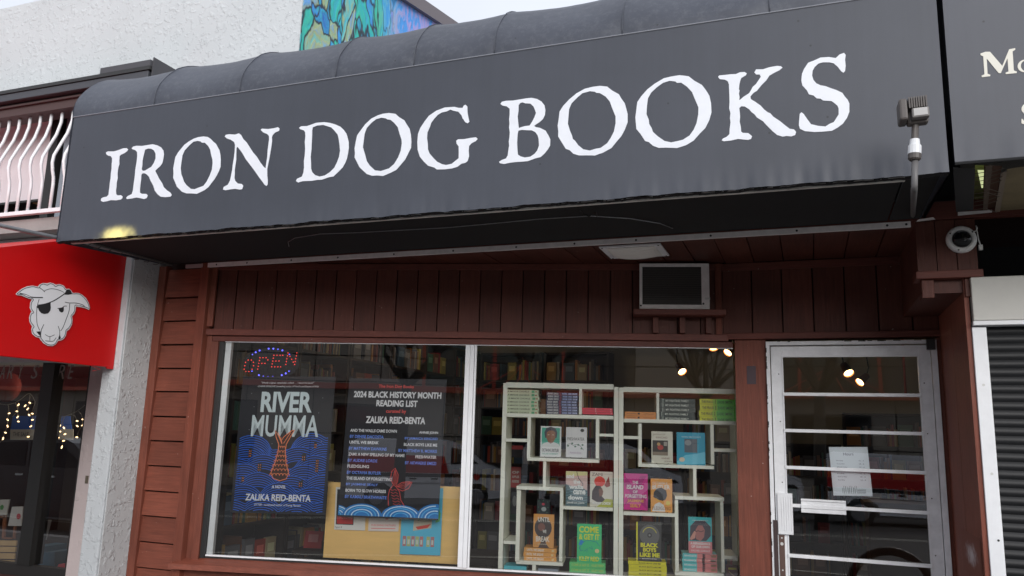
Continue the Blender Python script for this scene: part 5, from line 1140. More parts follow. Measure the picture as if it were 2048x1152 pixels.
def a2_(D):
    D('text', 'lettering', K, 'FRESHWATER', .06, .88, .56, .66, .0)
    D('line', 'drawing', (.05, .12, .06), [(.05, .42), (.2, .45), (.35, .40), (.55, .44), (.7, .38), (.85, .25)], .003)
    for u, v in ((.1, .38), (.3, .46), (.45, .36), (.6, .42), (.75, .30), (.8, .42)): D('disc', 'drawing', (.05, .15, .08), u, v, .05, .03)
    D('disc', 'badge', K, .78, .90, .09, .055); D('text', 'lettering', (.4, .25, .4), 'Akwaeke Emezi', .18, .75, .13, .19, 0, .2)
face(1132, 854.5, 1173.5, 915, (.70, .70, .71), 'white FRESHWATER book with a drawn plant and black badge, upper left box', a2_)
def a3_(D):
    D('poly', 'cover_art', (.65, .45, .42), [(.0, .62), (1, .45), (1, .9), (0, .85)]); D('poly', 'cover_art', (.62, .62, .30), [(0, .85), (1, .9), (1, 1), (0, 1)])
    D('poly', 'cover_art', (.08, .14, .16), [(0, 0), (1, 0), (1, .45), (.6, .6), (.3, .5), (0, .62)])
    for i in range(6): D('line', 'cover_art', (.30, .45, .5), [(0, .05+.08*i), (.3, .10+.08*i), (.6, .05+.08*i), (1, .12+.07*i)], .002)
    D('line', 'cover_art', (.05, .05, .07), [(.5, 1), (.6, .8), (.8, .65), (.75, .4)], .004)
    for i, (s, u0, u1) in enumerate((('and', .02, .38), ('the', .35, .68), ('walls', .15, .82), ('came', .35, .92), ('down', .12, .80))): D('text', 'lettering', (.78, .80, .78), s, u0, u1, .80-.155*i, .93-.155*i, .04)
    D('text', 'lettering', (.75, .78, .76), 'DENISE DA COSTA', .06, .88, .07, .12)
face(1131.5, 943, 1174.5, 1012, (.15, .22, .25), 'teal and cream AND THE WALLS CAME DOWN book, left shelf', a3_)
def a4_(D):
    D('text', 'lettering', K, 'ZAMI', .08, .55, .88, .96, 0); D('text', 'lettering', (.3, .3, .3), 'A NEW SPELLING', .58, .94, .92, .95, 0)
    D('disc', 'cover_art', (.70, .05, .03), .42, .72, .24, .15); D('poly', 'cover_art', (.30, .05, .04), [(.62, .62), (.82, .88), (.88, .60), (.72, .56)])
    D('poly', 'portrait', (.05, .03, .03), [(.08, .22), (.10, .45), (.25, .60), (.45, .60), (.55, .48), (.52, .3), (.75, .15), (.35, .12)])
    D('poly', 'portrait', (.22, .09, .05), [(.38, .50), (.52, .54), (.58, .44), (.55, .34), (.42, .28)])
    D('poly', 'cover_art', (.42, .45, .08), [(.3, .0), (1, .0), (1, .22), (.7, .24)]); D('text', 'lettering', Wt, 'AUDRE LORDE', .10, .90, .07, .14, .05)
face(1180, 943.5, 1226, 1014, (.66, .63, .55), 'cream ZAMI book with a red circle and a woman in profile, left shelf', a4_)
def a5_(D):
    D('disc', 'cover_art', (.05, .035, .035), .48, .60, .42, .31); D('disc', 'portrait', (.20, .08, .06), .40, .62, .18, .12); D('poly', 'portrait', (.09, .05, .04), [(.25, .0), (.38, .15), (.40, .30), (.60, .30), (.62, .15), (.78, .0)])
    D('text', 'lettering', (.75, .73, .68), 'UNTIL', .22, .80, .78, .92, .02); D('text', 'lettering', (.75, .73, .68), 'WE', .46, .64, .44, .54, .02); D('text', 'lettering', (.75, .73, .68), 'BREAK', .14, .80, .18, .34, .02); D('text', 'lettering', (.6, .55, .45), 'MATTHEW DAWKINS', .24, .68, .09, .12)
face(1066.5, 1029, 1107.5, 1095.5, (.68, .32, .09), 'orange UNTIL WE BREAK book standing in the lower left box', a5_, stand=False)
def a6_(D):
    D('text', 'lettering', (.66, .72, .04), 'COME', .08, .88, .78, .95, .03); D('text', 'lettering', (.66, .72, .04), '& GET IT', .08, .92, .60, .75, .03)
    D('line', 'drawing', (.02, .22, .38), [(.1, .35), (.2, .5), (.35, .57), (.55, .58), (.8, .55), (.92, .45)], .003); D('poly', 'drawing', (.02, .25, .62), [(.06, .45), (.15, .60), (.28, .56), (.2, .46)])
    for p in ([(.3, .30), (.45, .38), (.4, .28)], [(.5, .40), (.65, .36), (.6, .44)], [(.1, .42), (.16, .30), (.25, .33)]): D('line', 'drawing', (.02, .18, .35), p, .003)
    D('disc', 'badge', (.7, .6, .3), .82, .32, .09, .055); D('text', 'lettering', (.66, .72, .04), 'KILEY REID', .10, .90, .05, .17, .03)
face(1154, 1049, 1203, 1126, (.06, .55, .22), 'bright green COME & GET IT book with yellow lettering, lower left shelf', a6_, stand=False)
def a7_(D):
    D('text', 'lettering', (.25, .12, .1), 'JAMAICA', .08, .65, .87, .93, 0); D('text', 'lettering', (.25, .12, .1), 'KINCAID', .22, .75, .78, .84, 0)
    D('box', 'cover_art', (.05, .04, .035), .05, .77, .25, .72); D('box', 'cover_art', (.25, .2, .15), .05, .77, .25, .36); D('disc', 'cover_art', (.45, .05, .04), .42, .50, .14, .08); D('disc', 'cover_art', (.5, .3, .12), .34, .60, .08, .05); D('box', 'cover_art', (.35, .32, .28), .58, .74, .55, .68)
    D('text', 'lettering', (.25, .12, .1), 'ANNIE', .45, .85, .14, .19, 0); D('text', 'lettering', (.25, .12, .1), 'JOHN', .60, .95, .04, .09, 0)
face(1303, 863, 1345.5, 927, (.68, .66, .56), 'cream JAMAICA KINCAID book with a small dark painting, right shelf box', a7_)
def a8_(D):
    D('box', 'cover_art', (.10, .12, .15), .27, .72, .38, .80); D('disc', 'cover_art', (.25, .28, .3), .40, .68, .12, .085); D('text', 'lettering', (.6, .75, .8), 'KAMAU BRATHWAITE', .18, .85, .84, .88, 0)
    D('poly', 'cover_art', (.15, .55, .72), [(.0, .1), (.3, .3), (.7, .35), (1, .42), (1, .05), (0, .0)]); D('disc', 'badge', (.7, .6, .45), .18, .16, .10, .07)
face(1353.5, 865, 1410.5, 930, (.02, .33, .50), 'blue book with a dark square doorway picture, right shelf box', a8_)
def a9_(D):
    D('poly', 'cover_art', (.42, .02, .20), [(.0, .1), (.5, .3), (1, .0), (1, .25), (.55, .5), (.95, .95), (.7, .95), (.45, .6), (.1, .9), (.0, .7), (.3, .45)])
    D('text', 'lettering', Wt, 'THE', .36, .60, .72, .80, .03); D('text', 'lettering', Wt, 'ISLAND', .12, .82, .57, .69, .03, .1); D('text', 'lettering', Wt, 'OF', .38, .58, .46, .54, .03); D('text', 'lettering', Wt, 'FORGETTING', .05, .95, .33, .43, .03, .1); D('text', 'lettering', (.75, .4, .08), 'JASMINE', .14, .85, .19, .29, .03, .1); D('text', 'lettering', (.75, .4, .08), 'SEALY', .26, .72, .07, .17, .03, .1)
face(1247.5, 947.5, 1295.5, 1020, (.60, .03, .26), 'magenta THE ISLAND OF FORGETTING book, right shelf', a9_)
def a10(D):
    D('text', 'lettering', Wt, 'OCTAVIA E.', .08, .80, .84, .91, .0); D('text', 'lettering', Wt, 'BUTLER', .08, .90, .69, .82, .02)
    D('poly', 'portrait', (.05, .05, .06), [(.12, .45), (.15, .60), (.28, .70), (.5, .74), (.72, .66), (.76, .50), (.68, .38), (.55, .34), (.3, .38)]); D('poly', 'portrait', (.68, .68, .68), [(.05, .02), (.2, .24), (.40, .30), (.60, .22), (.68, .02)]); D('poly', 'cover_art', (.75, .40, .05), [(.18, .40), (.38, .30), (.42, .34), (.24, .42)]); D('disc', 'badge', (.7, .55, .1), .80, .28, .10, .07); D('text', 'lettering', (.25, .1, .03), 'FLEDGLING', .08, .92, .07, .17, 0)
face(1301.5, 958, 1344.5, 1024.5, (.78, .36, .09), 'orange OCTAVIA E. BUTLER book with a black-haired figure in white, right shelf', a10)
def a11(D):
    D('disc', 'cover_art', (.12, .12, .12), .5, .66, .42, .27); D('disc', 'cover_art', (.05, .05, .05), .5, .66, .10, .065); D('disc', 'cover_art', (.25, .25, .25), .5, .66, .04, .025)
    D('line', 'cover_art', (.65, .6, .02), [(.5+.30*math.cos(a), .66+.20*math.sin(a)) for a in [math.pi*(.1+.8*i/12) for i in range(13)]], .0035)
    Y = (.72, .68, .02)
    D('text', 'lettering', Y, 'BLACK', .12, .86, .35, .46, .05); D('text', 'lettering', Y, 'BOYS', .22, .78, .23, .34, .05); D('text', 'lettering', Y, 'LIKE ME', .08, .92, .10, .21, .05); D('text', 'lettering', (.5, .5, .5), 'MATTHEW R. MORRIS', .18, .80, .04, .07)
b = face(1275.5, 1044, 1323, 1122, (.04, .04, .04), 'black BLACK BOYS LIKE ME book with yellow letters and spine, right shelf', a11, stand=False)
a0, a1, z0, z1 = cell(1272.5, 1044, 1275.5, 1122, TS+.03); box(FW(TS+.03), a0, a1, z0, z1, -.026, 0).build('yellow_spine', paint((.68, .62, .02)), b)
def a12(D):
    D('poly', 'cover_art', (.05, .04, .06), [(.05, .35), (.08, .75), (.3, .9), (.7, .92), (.95, .75), (.95, .5), (.75, .35)])
    D('poly', 'portrait', (.35, .13, .12), [(.32, .40), (.30, .65), (.42, .78), (.6, .78), (.70, .65), (.66, .45), (.5, .34)]); D('poly', 'portrait', (.55, .25, .2), [(.05, .40), (.25, .62), (.32, .60), (.28, .42), (.1, .36)]); D('line', 'portrait', (.05, .03, .04), [(.30, .60), (.42, .63), (.52, .60), (.66, .64)], .004); D('box', 'cover_art', (.62, .20, .22), 0, 1, 0, .33)
    D('text', 'lettering', Wt, 'A RENAISSANCE', .08, .92, .24, .31, .03); D('text', 'lettering', Wt, 'OF OUR OWN', .12, .88, .15, .22, .03); D('text', 'lettering', Wt, 'RACHEL CARGLE', .1, .9, .05, .10, .0, .2); D('text', 'lettering', Wt, 'A MEMOIR & MANIFESTO', .15, .85, .90, .93, 0)
face(1377, 1035, 1424, 1107, (.05, .42, .45), 'teal and pink A RENAISSANCE OF OUR OWN book with a womans face, lower right box', a12, stand=False)
def a13(D):
    D('disc', 'cover_art', (.45, .05, .08), .5, .70, .12, .08); D('disc', 'cover_art', (.3, .35, .35), .55, .38, .2, .14)
    for u, v in ((.15, .9), (.85, .85), (.2, .2), (.8, .15), (.12, .5), (.88, .5), (.5, .92)): D('disc', 'cover_art', (.08, .25, .15), u, v, .04, .025)
face(1074, 999, 1099, 1030, (.02, .03, .035), 'small black book with a red flower, behind the standing orange book', a13, t=TS+.16, stand=False)
def a14(D):
    for i in range(3): D('text', 'lettering', (.7, .65, .6), ('OF', 'APPLES', 'GEESE')[i], .15, .85, .68-.22*i, .80-.22*i, .03)
face(1021, 934, 1041, 975, (.40, .03, .03), 'small red book with pale lettering seen through the left column of the shelf', a14, t=TS+.6, stand=False)
face(1020, 895, 1046, 915, (.03, .025, .03), 'small black book with a red band seen through the left column', lambda D: D('box', 'cover_art', (.5, .04, .04), 0, 1, .8, 1.2), t=TS+.6, stand=False)
face(1022, 985, 1036, 1028, (.05, .06, .07), 'dark patterned book low in the left column of the shelf', lambda D: D('disc', 'cover_art', (.25, .27, .27), .5, .6, .3, .25), t=TS+.6, stand=False)
def a15(D):
    for i in range(12): D('disc', 'cover_art', (.6, .45, .05) if i % 2 else (.4, .2, .3), .15+.7*((i*7) % 12)/12, .1+.5*((i*5) % 12)/12, .05, .03)
    D('box', 'cover_art', (.5, .45, .05), .15, .8, .72, .85)
face(1453, 1131, 1478, 1160, (.10, .03, .04), 'small dark red book with gold dots at the lower right corner of the display', a15, t=TS+.03, stand=False)
def flat(x0, x1, y0, y1, col, label, top=None):
    a0, a1, z0, z1 = cell(x0, y0, x1, y1, TS+.03); F = FW(TS+.03)
    r = thing('book', label, 'book', F.p((a0+a1)/2, z0, 0)); book_parts(F, a0, a1, z0, z1, col, r)
flat(1008, 1053, 1132, 1140, (.10, .50, .60), 'sky blue book lying flat at the lower left corner of the shelf')
flat(1076, 1116, 1138, 1144, (.28, .32, .38), 'grey-blue book lying flat under the lower left box')
# box of books and a plant-like clutter between the two top stacks
tg = box(FW(TS+.2), *[cell(1079, 798, 1091, 829, TS+.2)[i] for i in (0, 1, 2, 3)], -.05, 0).build('orange_box', paint((.35, .15, .05)), None)
tag(tg, 'small orange-brown box between the cream and the navy book stacks', 'box')
# two posters and the open sign hang from short threads
#PART5
# ================================================================ SHOP INTERIOR
def colored(name, boxes, parent, kind=None):
    me = bpy.data.meshes.new(name); V = []; Fc = []; Cl = []
    off = OFF.get(parent, Vector((0, 0, 0)))
    for fr_, d, c in boxes:
        t = MB().box(fr_, *d); n = len(V); V += [v-off for v in t.v]; Fc += [[n+i for i in f] for f in t.f]; Cl += [c]*6
    me.from_pydata(V, [], Fc); at = me.color_attributes.new('Col', 'FLOAT_COLOR', 'CORNER')
    k = 0
    for p, c in zip(me.polygons, Cl):
        for _ in p.loop_indices: at.data[k].color = (*c, 1); k += 1
    me.materials.append(M_books); o = bpy.data.objects.new(name, me); COL.objects.link(o)
    if parent is not None: o.parent = parent
    if kind: o['kind'] = kind
    return o
M_books = bpy.data.materials.new('printed_spines'); M_books.use_nodes = True
_a = M_books.node_tree.nodes.new('ShaderNodeVertexColor'); _a.layer_name = 'Col'; M_books.node_tree.links.new(_a.outputs[0], M_books.node_tree.nodes['Principled BSDF'].inputs['Base Color'])
M_books.node_tree.nodes['Principled BSDF'].inputs['Roughness'].default_value = .5
PALS = [(.5, .08, .05), (.55, .32, .08), (.6, .5, .3), (.1, .1, .12), (.35, .04, .05), (.06, .12, .2), (.5, .45, .4), (.25, .12, .07), (.6, .25, .06), (.08, .2, .14), (.45, .4, .1), (.2, .2, .22)]
M_case = mat('dark_bookcase', (.05, .035, .028), .6, noise=.2)
def bookcase(x0, x1, Y, zs, label, seed, grp, face_out=.12, fr_=None, pal=PALS):
    rnd = random.Random(seed); F = fr_ or FY(Y)
    t = thing('bookcase', label, 'bookcase', F.p((x0+x1)/2, 0, 0), grp)
    D_ = .28
    for a in (x0, x1-.025): box(F, a, a+.025, .06, zs[-1]+.025, -D_, 0).build('side_panel', M_case, t)
    bx = []
    for i, z in enumerate(zs):
        box(F, x0+.026, x1-.026, z, z+.022, -D_, -.002).build('shelf', M_case, t)
        if i < len(zs)-1:
            gap = zs[i+1]-z-.03; x = x0+.03
            while x < x1-.06:
                r = rnd.random()
                if r < face_out:
                    w = rnd.uniform(.11, .15); h = min(gap, rnd.uniform(.19, .23))
                    if x+w > x1-.03: break
                    c = rnd.choice(pal); bx.append((F, (x, x+w, z+.022, z+.022+h, -.06, -.03), c)); bx.append((F, (x+.02, x+w-.02, z+.022+h*.5, z+.022+h*.8, -.03, -.029), tuple(min(1, q*1.8+.1) for q in c))); x += w+.01
                elif r < face_out+.06: x += rnd.uniform(.02, .08)
                else:
                    w = rnd.uniform(.012, .034); h = min(gap, rnd.uniform(.17, .26)); c = rnd.choice(pal); k = rnd.uniform(.6, 1.3)
                    bx.append((F, (x, x+w, z+.022, z+.022+h, -.20, -.04-rnd.uniform(0, .02)), tuple(q*k for q in c))); x += w+.0015
    box(F, x0+.026, x1-.026, .06, zs[-1], -D_-.01, -D_).build('back_panel', M_case, t)
    colored('shelved_books', bx, t, 'stuff')
    return t
zsT = [.10, .45, .80, 1.14, 1.48, 1.82, 2.16, 2.5]
k_ = ['nearest the window', 'second from the window', 'third from the window', 'fourth from the window', 'fifth from the window', 'deepest in the shop']
for i in range(6):
    y0 = 4.75+i*.78
    bookcase(y0, y0+.76, 0, zsT, 'tall dark bookcase full of books along the left wall, '+k_[i], 11+i, 'tall bookcases along the left wall', .12, fr_=FX(-3.95))
xk = -3.9
k_ = ['at its far left', 'second from the left', 'third from the left', 'fourth from the left', 'fifth from the left', 'sixth from the left', 'seventh from the left', 'at its far right']
for i in range(7):
    bookcase(xk, xk+.82, 9.3, zsT if i < 2 else zsT[:6 if i % 2 else 5], ('tall' if i < 2 else 'low')+' dark bookcase on the back wall of the shop, '+(k_[i] if i < 6 else k_[7]), 31+i, 'bookcases on the back wall', .15); xk += .85
# stacks of stock on top of the tall cases
bx = []; rnd = random.Random(5)
st_ = thing('overstock', 'piled boxes and books along the tops of the tall bookcases', 'stock', (-3.95, 7, 2.52))
x = 4.75
while x < 9.2:
    w = rnd.uniform(.12, .35); n = rnd.randint(1, 6); z = 2.53
    for k in range(n):
        h = rnd.uniform(.02, .06); bx.append((FX(-3.98), (x+rnd.uniform(0, .02), x+w, z, z+h, -.22, 0), rnd.choice(PALS))); z += h+.001
    x += w+rnd.uniform(.02, .2)
colored('book_pile', bx, st_, 'stuff')
# low table of childrens books at the left
tb = thing('display_table', 'low dark display table with picture books, lower left behind the window', 'table', (-3.0, 5.7, 0))
FT = Fr((-3.3, 5.5, 0), WD, Z3, -WN)
box(FT, -.5, 1.1, .56, .60, -.5, 0).build('table_top', M_case, tb)
for a in (-.46, 1.02):
    for c in (-.46, -.06): box(FT, a, a+.04, .06, .56, c, c+.04).build('leg', M_case, tb)
cols = [((.55, .04, .04), 'red'), ((.05, .30, .12), 'green'), ((.12, .10, .28), 'violet'), ((.5, .25, .1), 'orange'), ((.45, .05, .12), 'crimson'), ((.12, .22, .4), 'blue'), ((.2, .3, .38), 'grey-blue')]
for i, (c, nm) in enumerate(cols):
    a = -.45+i*.155; F = Fr(FT.p(a, .604, -.10-.03*(i % 2)), WD, Vector((0, 0, 1))*.97+WN*.24, -WN*.97+Vector((0, 0, 1))*.24)
    b = thing('picture_book', nm+' picture book standing on the low table, number of bright covers beside it', 'book', F.o, 'picture books on the low table')
    b['label'] = nm+' picture book standing in the row on the low table at lower left'
    hh2 = .13+.02*(i % 3)
    MB().box(F, 0, .145, 0, hh2, -.012, 0).build('cover', paint(c), b); MB().box(F, .03, .11, hh2*.35, hh2*.8, 0, .0005).build('cover_art', paint(tuple(min(.8, q*1.5+.25) for q in c)), b)
M_fillgl = mat('fill_lamp_glass', (.8, .75, .6), .4, emit=(1, .8, .55), estr=2.2)
# warm spot lamps on a track
M_lit = mat('lit_spot_lens', (1, .8, .5), .4, emit=(1, .62, .28), estr=5)
def lamp(x, y, Y, aim, label):
    p = PY(x, y, Y); t = thing('spot_lamp', label, 'spotlight', p, 'warm spotlights inside the shop')
    d = Vector(aim).normalized(); u = d.orthogonal().normalized(); w = d.cross(u)
    MB().tube([p-d*.13, p-d*.12, p-d*.02, p], [.02, .03, .042, .045], 14, cap=False).build('shade', mat('copper_shade', (.30, .12, .05), .4, .6) if 'cs' not in _pc else _pc['cs'], t, smooth=True)
    m_ = MB(); m_.tube([p-d*.03, p-d*.012, p-d*.004], [.036, .040, .03], 14); m_.build('lens', M_lit, t, smooth=True)
    MB().tube([p-d*.12, p-d*.15+Vector((0, 0, .06)), Vector((p.x, p.y, 3.05))], .006, 6).build('stem', M_darkm, t)
    l = bpy.data.lights.new('lamp_glow', 'SPOT'); l.energy = 1.5; l.color = (1, .72, .42); l.spot_size = R(120); l.spot_blend = .6; l.shadow_soft_size = .04
    lo = bpy.data.objects.new('lamp_glow', l); COL.objects.link(lo); lo.location = p+d*.01; lo.rotation_euler = (-d).to_track_quat('Z', 'Y').to_euler()
lamp(1427, 697, 8.2, (.1, -.5, -.8), 'glowing spotlight at the very top of the right window pane, left of the outermost one')
lamp(1455, 706, 8.2, (-.45, -.6, -.7), 'glowing spotlight nearest the top right corner of the window')
lamp(1365, 744, 8.2, (.5, -.6, -.7), 'glowing spotlight lower in the right window pane, above the black book stack')
lamp(1698, 747, 7.6, (.3, -.6, -.7), 'glowing spotlight in the door glass, upper and brighter of the two')
lamp(1719, 765, 8.4, (-.6, -.5, -.6), 'small glowing spotlight in the door glass just above the first bar')
for X in (-3.2, .45):  # unseen fill lamps, added to brighten the shop interior
    t = thing('fill_lamp', 'added warm fill lamp inside the shop, ' + {-3.2: 'over the tall bookcases', .45: 'behind the door'}[X], 'fill lamp', (X, 7.3, 3.05))
    MB().tube([(X, 7.3, 3.045), (X, 7.3, 3.0)], .12, 20).build('shade', M_fillgl, t)
    l = bpy.data.lights.new('fill_glow', 'POINT'); l.energy = 13; l.color = (1, .78, .52); l.shadow_soft_size = .3
    lo = bpy.data.objects.new('fill_glow', l); COL.objects.link(lo); lo.location = (X, 7.3, 2.9)
pr = thing('red_pipe', 'red painted sprinkler pipe with drops under the shop ceiling', 'pipe', (0, 8, 2.7))
MB().tube([(-4.5, 8.6, 2.62), (2.4, 8.6, 2.62)], .022, 8).tube([(.1, 8.6, 2.62), (.1, 8.6, 3.05)], .012, 6).tube([(.9, 8.6, 2.62), (.9, 8.6, 2.0)], .012, 6).tube([(1.7, 8.6, 2.62), (1.7, 8.6, 3.05)], .012, 6).build('pipe_run', paint((.45, .08, .05), .5), pr)
# rear counter and grey door
cb = thing('counter', 'dark counter with a lit shelf unit behind, inside beyond the door', 'counter', (.9, 7.6, 0))
box(FY(7.6), .45, 1.9, .06, 1.0, -.5, 0).build('counter_front', paint((.10, .06, .04), .6), cb); box(FY(7.6), .42, 1.93, 1.0, 1.04, -.53, .03).build('counter_top', paint((.16, .11, .08), .5), cb)

# ================================================================ LEFT SHOP DISPLAY
def P4_(x, y, Y=4.55): return PY(x, y, Y)
M_bulb = mat('fairy_bulb', (1, .8, .5), .4, emit=(1, .66, .32), estr=2.2); M_wire = mat('pale_wire', (.35, .30, .25), .6)
def zoomL(x, y): return (x/5.76, 700+y/5.76)
def fairy(label, wires, bulbs):
    p0 = P4_(*zoomL(*wires[0][0])); t = thing('fairy_lights', label, 'string lights', p0)
    w = MB()
    for pts in wires: w.tube([P4_(*zoomL(x, y)) for x, y in pts], .0022, 5)
    w.build('wire', M_wire, t)
    b = MB(); pr_ = None
    for x, y in bulbs:
        p = P4_(*zoomL(x, y)); d = Vector((random.uniform(-.5, 1), 0, random.uniform(-.2, .3))).normalized()
        q = MB().tube([p-d*.012, p-d*.006, p+d*.006, p+d*.012], [.002, .0046, .005, .0015], 6)
        q.build('bulb', M_bulb, t, smooth=True)
fairy('warm fairy lights swagged left of the black post in the shop window', [[(-60, 590), (0, 622), (80, 632), (170, 610), (250, 560), (310, 510), (345, 500), (380, 540), (405, 600)], [(95, 635), (105, 720), (88, 800), (85, 875), (60, 950), (20, 1040), (-20, 1090)], [(180, 610), (205, 690), (180, 730), (145, 768)], [(345, 510), (340, 600), (320, 670), (335, 748)], [(405, 605), (372, 700), (370, 800), (352, 880), (355, 950), (325, 1000)], [(405, 605), (345, 625), (275, 650)], [(215, 600), (205, 700), (205, 770), (212, 820)]],
      [(105, 730), (88, 803), (87, 877), (63, 952), (212, 632), (195, 706), (203, 772), (212, 824), (343, 607), (320, 678), (335, 748), (290, 643), (372, 733), (374, 804), (355, 880), (325, 1000), (35, 1020)])
fairy('warm fairy lights swagged right of the black post in the shop window', [[(545, 800), (600, 775), (700, 778), (800, 745), (880, 710), (950, 660), (1010, 605)], [(700, 780), (695, 860), (688, 940), (670, 1015)], [(740, 775), (720, 830), (735, 900), (745, 970), (730, 1045), (710, 1120)], [(820, 740), (865, 760), (888, 818), (890, 875)], [(905, 705), (940, 750), (955, 800), (945, 868), (905, 940), (885, 1005)]],
      [(692, 863), (690, 938), (672, 1012), (736, 897), (748, 970), (732, 1046), (712, 1118), (888, 818), (890, 876), (950, 868), (955, 800), (885, 1005)])
def zl2(x, y): return (x/4.965, 920+y/4.965)
def slabthing(nm, pts, Y, th, col, label, cat, extra=None):
    P = [PY(*zl2(x, y), Y) for x, y in pts]; F = FY(Y)
    t = thing(nm, label, cat, P[-1]); MB().poly(F, [(p.x, p.z) for p in P], d=th).build('body', paint(col), t)
    if extra: extra(t, F)
    return t
def mark(t, x, y, Y, r, col, nm='print'):
    p = PY(*zl2(x, y), Y); MB().disc(FY(Y), p.x, p.z, r, .001).build(nm, paint(col), t)
slabthing('greeting_card', [(0, 395), (92, 393), (62, 545), (-40, 545)], 4.6, .01, (.6, .6, .58), 'white card with a small green plant print, left edge of the left shop window', 'card', lambda t, F: mark(t, 20, 470, 4.599, .02, (.1, .3, .1)))
slabthing('record_sleeve', [(118, 465), (225, 462), (210, 655), (78, 655)], 4.58, .008, (.62, .62, .62), 'white card with a round red print left of the black post', 'card', lambda t, F: mark(t, 185, 560, 4.578, .022, (.5, .05, .07)))
slabthing('boxed_print', [(330, 468), (405, 468), (380, 600), (320, 600)], 4.72, .03, (.42, .43, .43), 'grey and white box standing behind another, right of the black post', 'box')
bxp = slabthing('boxed_print', [(310, 598), (480, 598), (430, 795), (290, 800)], 4.66, .03, (.55, .56, .57), 'white box with a round pink print just right of the black post', 'box', lambda t, F: mark(t, 325, 700, 4.658, .028, (.5, .15, .15)))
slabthing('blue_box', [(330, 850), (440, 860), (430, 915), (545, 915), (540, 1085), (290, 1075)], 4.64, .2, (.03, .10, .17), 'dark blue storage box at the foot of the left shop window', 'box')
slabthing('red_toy', [(580, 1035), (640, 1032), (650, 1080), (560, 1095)], 4.55, .05, (.45, .04, .06), 'small red toy lying at the right foot of the left shop window', 'toy')
cr_t = thing('wooden_crate', 'pale slatted wooden crate at the foot of the left shop window', 'crate', PY(*zl2(0, 1050), 4.52))
for ya, yb3 in ((800, 852), (862, 916), (926, 982), (996, 1050)):
    P = [PY(*zl2(x, y), 4.52) for x, y in ((-300, ya-8), (162-(ya-800)*.12, ya+2), (162-(yb3-800)*.12, yb3), (-300, yb3-8))]
    MB().poly(FY(4.52), [(p.x, p.z) for p in P], d=.012).build('slat', M_pine, cr_t)
ft = thing('wooden_frame', 'brown wooden frame standing on the pale crate', 'frame', PY(*zl2(10, 780), 4.56))  # an open wooden frame made of plain bars
for pts in ([(28, 560), (50, 556), (38, 780), (15, 780)], [(135, 660), (150, 656), (140, 782), (122, 782)], [(0, 556), (50, 552), (50, 572), (0, 574)], [(38, 770), (140, 772), (140, 784), (38, 784)]):
    P = [PY(*zl2(x, y), 4.56) for x, y in pts]; MB().poly(FY(4.56), [(p.x, p.z) for p in P], d=.015).build('frame_bar', paint((.25, .09, .04)), ft)
def zl1(x, y): return (x/5.76, 700+y/5.76)
bn = thing('blue_banner', 'blue banner sign with a white lettered band hanging inside the left shop', 'banner', PY(*zl1(120, 1030), 5.6))
P = [PY(*zl1(x, y), 5.6) for x, y in ((150, 760), (800, 760), (820, 910), (120, 915))]; MB().poly(FY(5.6), [(p.x, p.z) for p in P], d=.01).build('blue_panel', paint((.04, .16, .75)), bn)
P = [PY(*zl1(x, y), 5.598) for x, y in ((120, 915), (840, 912), (840, 1035), (115, 1035))]; MB().poly(FY(5.598), [(p.x, p.z) for p in P], d=.008).build('white_panel', paint((.7, .7, .64)), bn)
tq = MB(); a, b = PY(*zl1(145, 990), 5.596), PY(*zl1(330, 950), 5.596); text(tq, FY(5.596), 'THE SALE', a.x, b.x, a.z, b.z, 0); a, b = PY(*zl1(545, 990), 5.596), PY(*zl1(640, 940), 5.596)
tq.box(FY(5.596), a.x, b.x, a.z, b.z-.01, 0, .001); tq.build('lettering', paint((.06, .06, .08)), bn)
ll = thing('fill_lamp', 'small added fill lamp inside the left shop', 'fill lamp', (-5.6, 5.9, 2.1))  # unseen fill lamp, added to lift the left shop's interior
MB().tube([(-5.6, 5.9, 2.095), (-5.6, 5.9, 2.05)], .09, 16).build('shade', M_fillgl, ll)
l = bpy.data.lights.new('fill_glow', 'POINT'); l.energy = 9; l.color = (1, .85, .65); l.shadow_soft_size = .1
lo = bpy.data.objects.new('fill_glow', l); COL.objects.link(lo); lo.location = (-5.6, 5.2, 2.0)
rh = thing('red_cushion', 'dark red round cushion hanging at the left edge of the left shop window', 'cushion', PY(*zl1(90, 480), 5.0))
def cush(u, v):
    p = PY(*zl1(90, 430), 5.0); a = u*2*math.pi; b_ = (v-.5)*math.pi
    return (p.x+.15*math.cos(a)*math.cos(b_), 5.0+.06*math.sin(b_), p.z+.13*math.sin(a)*math.cos(b_))
MB().grid(cush, 24, 12).build('cushion', paint((.22, .03, .02), .8), rh, smooth=True)

# ================================================================ ACROSS THE STREET (seen in the glass)
ob = thing('office_building', 'long pale two-storey building across the street, seen mirrored in the shop glass', 'building', (0, -20, -.6))
M_panel = mat('beige_panel', (.30, .27, .23), .9, rand=.05, noise=.08, nscale=1)
MB().box(WLD, -62, 30, -.6, 5.0, 20.1, 28).build('wall', mat('joint_grey', (.08, .075, .07), .9), ob)
pm0 = None; xx = -62.0
while xx < 29:
    for z0, z1 in ((3.2, 5.05), (1.3, 3.16), (-.6, 1.26)):
        if -3.2 < xx < 3.0 and z0 == 3.2: continue
        MB().box(WLD, xx+.02, xx+2.38, z0, z1, 20.0, 20.1).build('wall_panel', M_panel, ob)
    xx += 2.4
wf = paint((.42, .07, .04), .5)
for X in (-2.8, -.2, 2.4):
    MB().box(WLD, X-.06, X+.06, 3.0, 4.9, 19.93, 20.0).build('red_post', wf, ob)
MB().box(WLD, -2.74, 2.34, 3.2, 4.9, 19.98, 20.05).build('dark_pane', mat('green_dark_glass', (.05, .06, .05), .1), ob)
q = MB(); hub = Vector((.8, -19.3, 4.0)); q.tube([hub, hub+Vector((0, 0, 1.0))], .05, 6)
